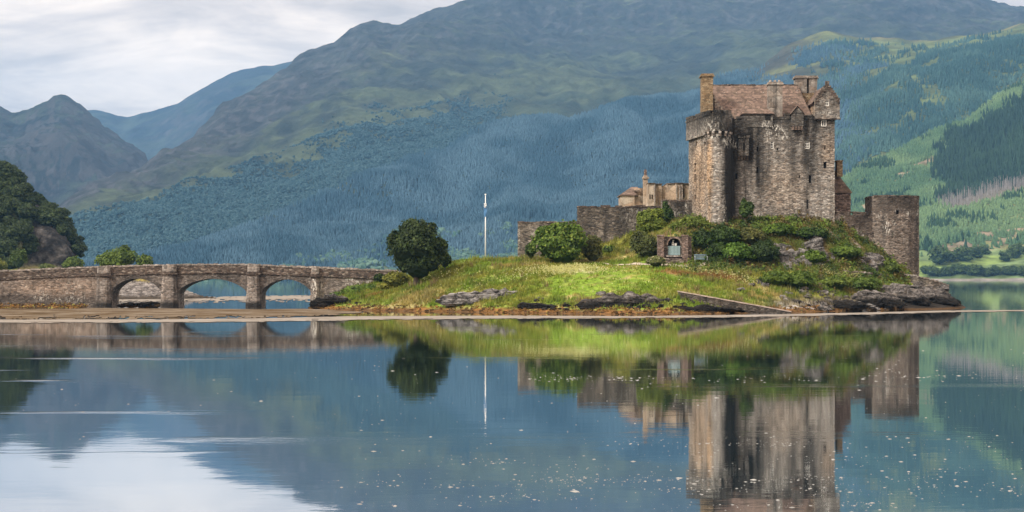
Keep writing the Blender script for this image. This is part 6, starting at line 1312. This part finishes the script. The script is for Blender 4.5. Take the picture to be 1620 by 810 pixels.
# ------------------------------------------------------------------ the wooded crag and spit on the mainland beyond the bridge
def build_left():
    ridge = [(-420, 190, 470), (-200, 225, 465), (-60, 252, 460), (0, 266, 455), (20, 277, 452), (45, 310, 448), (62, 322, 446), (85, 336, 444), (100, 352, 442), (110, 370, 440), (117, 388, 438), (124, 415, 436), (130, 434, 434), (180, 438, 434)]
    mid = [(-420, 330, 425), (-60, 345, 425), (0, 352, 424), (45, 366, 424), (85, 372, 424), (104, 383, 424), (114, 398, 426), (124, 424, 428), (180, 438.5, 430)]
    low = [(-420, 424, 405), (0, 424, 405), (30, 426, 408), (45, 424, 416), (85, 423, 419), (110, 426, 421), (124, 434, 424), (180, 440, 424)]
    foot = [(-420, 441, 360), (0, 441, 360), (60, 443, 365), (124, 446, 380), (180, 447, 390)]
    noi = lambda X, Y, Z, T: sm(0.6, 1.2, T)*fbm(X/6, Y/6, 4)*1.3+sm(1, 1.3, T)*sm(2.0, 1.7, T)*(ridged(X/9, Z/8, 4)*1.6+np.abs(fbm(X/2.6, Z/3.0, 3))*2.2)
    def colf(X, Y, Z, T, s, PX, PY):
        n = fbm(X/4, Z/4+Y/9, 4); c = lerp3((0.14, 0.19, 0.05), (0.22, 0.2, 0.08), sm(-0.2, 0.2, n))
        c = lerp3(c, lerp3((0.02, 0.02, 0.021), (0.085, 0.08, 0.078), sm(-0.2, 0.3, n+0.5*fbm(X/1.3, Z/1.8, 3))), sm(0.95, 1.1, T)*sm(20, 50, PX)); return lerp3(c, (0.05, 0.06, 0.03), sm(0.95, 1.1, T)*sm(50, 20, PX))
    t = terrain('crag', [foot, low, mid, ridge], [20, 40, 40], -400, 175, 150, noi, colf, mat_vcol('crag_rock', 0.9, 0.7, bstr=1.0, bdist=1.2), [(60, 0.7), (120, 0.2)], 3)
    # individual trees: a few grown models, copied
    protos = []
    rng = np.random.RandomState(5)
    WL = 'dark broadleaved tree in the dense wood on the crag at the far left'; WG = 'trees of the wood on the crag'
    for k in range(6):
        h = 5.0; bs = [(rng.normal(0, .5), rng.normal(0, .5), 3.1+rng.normal(0, .3), 2.0, 2.0, 1.9)]+[(rng.uniform(-1.5, 1.5), rng.uniform(-1.5, 1.5), rng.uniform(2.0, 4.4), rng.uniform(.8, 1.3), rng.uniform(.8, 1.3), rng.uniform(.7, 1.1)) for _ in range(5)]
        protos.append(plant('crag_tree', (0, 0, 0), WL, 'tree', bs, 1500, 0.30, (0.018, 0.034, 0.015), (0.055, 0.082, 0.026), 300+k, trunk=(3.6, 0.2, 4), group=WG, lump=0.4))
    used_ = [False]*6
    X, Y, Z, T, PX, PY = (t[k] for k in ('X', 'Y', 'Z', 'T', 'PX', 'PY'))
    cliff = sm(40, 56, PX)*sm(2.35, 2.15, T+0.12*fbm(X/5, Z/5, 2)-0.3*sm(100, 40, PX)*0)
    dens = sm(0.98, 1.05, T)*sm(3.2, 3.05, T)*(1-cliff)*sm(126, 116, PX)*sm(-110, -60, PX)
    Pn = sample(t, dens, 2600, rng, 3.3); kept = []
    for p in Pn:
        if all((p[0]-q[0])**2+(p[1]-q[1])**2+(p[2]-q[2])**2 > 2.3**2 for q in kept): kept.append(p)
        if len(kept) >= 230: break
    for p in kept:
        k = rng.randint(6); s = rng.uniform(0.7, 1.15); loc = (p[0], p[1], p[2]-1.6*s)
        if used_[k]: r_ = dup(protos[k], loc, rng.rand()*6.28, (s, s, s*rng.uniform(.8, 1.1)))
        else: used_[k] = True; r_ = protos[k]; r_.location = loc; r_.scale = (s, s, s)
    for k in range(6):
        if not used_[k]: protos[k].location = (-90-3*k, 440, 20)
    def far_bush(px0, px1, py0, py1, Y, label, c0, c1, seed, n=1500, size=0.26, name='bush', lobes=4, tr=1.5):
        a, b = at(px0, py1, Y), at(px1, py0, Y); loc = ((a[0]+b[0])/2, Y, a[2]); rng = np.random.RandomState(seed); w, h = (b-a)[0]/2, (b-a)[2]
        bs = [(0, 0, h*0.5, w*0.75, w*0.7, h*0.48)]+[(w*rng.uniform(-.55, .55), w*rng.uniform(-.5, .5), h*rng.uniform(.35, .7), w*.42, w*.42, h*.32) for _ in range(lobes)]
        return plant(name, loc, label, 'tree' if 'tree' in name else 'bush', bs, n, size, c0, c1, seed, trunk=(max(tr, h*0.5), 0.12, 5), lump=0.45)
    far_bush(12, 48, 392, 430, 330, 'round dark green bush below the crag at the far left', (0.035, 0.065, 0.015), (0.08, 0.12, 0.025), 401)
    far_bush(-30, 12, 408, 440, 300, 'yellow-green bush at the left edge behind the bridge', (0.1, 0.13, 0.03), (0.19, 0.2, 0.05), 402)
    far_bush(98, 138, 405, 434, 330, 'light green bush behind the bridge at the foot of the crag', (0.05, 0.09, 0.02), (0.12, 0.17, 0.035), 403)
    far_bush(60, 92, 418, 434, 320, 'small pale bush behind the bridge parapet at the left', (0.07, 0.1, 0.03), (0.14, 0.17, 0.05), 404, 800)
    far_bush(150, 222, 393, 432, 280, 'broad bright green tree standing behind the bridge above the first arch', (0.05, 0.085, 0.014), (0.13, 0.185, 0.028), 405, 3600, 0.26, 'spit_tree', 7)
    far_bush(180, 212, 388, 425, 290, 'dark taller tree behind the broad bright green tree', (0.03, 0.055, 0.016), (0.07, 0.11, 0.025), 406, 1500, 0.26, 'spit_tree')
    far_bush(212, 245, 402, 432, 278, 'small bright tree at the right of the broad bright green tree', (0.045, 0.08, 0.016), (0.12, 0.17, 0.028), 407, 1200, 0.24, 'spit_tree')
    # stony spit seen through the arches
    fo = [(20, 474, ywat(474)), (178, 474, ywat(474)), (280, 473.5, ywat(473.5)), (330, 472.5, ywat(472.5)), (345, 473, ywat(473))]
    cr = [(20, 436, 280), (120, 438, 278), (180, 441, 276), (215, 440, 276), (256, 445, 275), (285, 456, 268), (318, 468, 262), (345, 474, 258)]
    def cs(X, Y, Z, T, s, PX, PY):
        n = fbm(X/1.3, Z/0.8+Y/3, 4); c = lerp3((0.085, 0.075, 0.07), (0.26, 0.24, 0.23), sm(-0.2, 0.25, n)); c = lerp3(c, (0.24, 0.2, 0.07), sm(0.80, 0.9, T+0.12*n)*sm(262, 250, PX)); return lerp3(c, (0.05, 0.04, 0.03), sm(0.7, 0.3, Z))
    terrain('stony_spit', [[(p, q+1.0, Y-1) for p, q, Y in fo], cr], [40], 20, 345, 170, lambda X, Y, Z, T: sm(0.02, 0.2, T)*(np.abs(fbm(X/0.9, Y/1.5, 4))*0.8-0.1), cs, mat_vcol('spit_stones', 1.6, 0.8, bstr=1.0, bdist=0.6), [(10, 0.85), (30, 0.0)], 1)
build_left()

# ------------------------------------------------------------------ trees along the far shores
def build_far_trees():
    rng = np.random.RandomState(9); protos = []
    for k in range(5):
        bs = [(0, 0, 6.0, 4.2, 4.2, 4.4)]+[(rng.uniform(-3, 3), rng.uniform(-3, 3), rng.uniform(3.0, 9), rng.uniform(1.6, 2.6), rng.uniform(1.6, 2.6), rng.uniform(1.5, 2.4)) for _ in range(7)]
        protos.append(plant('shore_tree', (0, 0, 0), 'x', 'tree', bs, 1300, 0.62, (0.03, 0.06, 0.022), (0.075, 0.125, 0.036), 500+k, trunk=(6.5, 0.35, 4), lump=0.4))
    used_ = [False]*5
    def put(t, px, py, hp, label, group, wide=1.0):
        j = int(np.argmin((t['PX']-px)**2+((t['PY']-py)*1.0)**2+1e6*(t['T'] > 1.9))); p = (t['X'].flat[j], t['Y'].flat[j], t['Z'].flat[j]); h = hp/F*p[1]; s = h/10.6; k = rng.randint(5)
        loc = (p[0], p[1], p[2]-2.6*s); sc = (s*wide, s*wide, s)
        if used_[k]: r_ = dup(protos[k], loc, rng.rand()*6.28, sc, label)
        else: used_[k] = True; r_ = protos[k]; r_.location = loc; r_.scale = sc; r_['label'] = label
        if group: r_['group'] = group
        elif 'group' in r_: del r_['group']
    for px, py, h, lab in ((1488, 418, 38, 'rounded dark tree standing on the slope right of the bastion'), (1522, 413, 32, 'broad dark tree in the middle of the clump on the right slope'), (1508, 414, 22, 'small pale tree between the two dark trees on the right slope'), (1545, 408, 24, 'pale green tree under the bare tan slope at the right'), (1556, 402, 20, 'narrow tree just above the pale green tree at the right'), (1606, 408, 28, 'dark tree at the right edge above the shore wood'), (1592, 414, 20, 'lower rounded tree left of the edge tree at the right')):
        put(tE, px, py, h, lab, None, 1.15)
    for px in np.linspace(1458, 1690, 26): put(tE, px+rng.normal(0, 3), 436+rng.uniform(-5, 2), rng.uniform(13, 24), 'rounded green tree in the belt along the right-hand shore', 'trees of the right shore belt', 1.3)
    for px in np.linspace(150, 800, 70): put(tD, px+rng.normal(0, 5), 440-rng.uniform(0, 8), rng.uniform(8, 17), 'small rounded tree on the far shore beyond the bridge and lawn', 'trees of the far shore', 1.4)
build_far_trees()
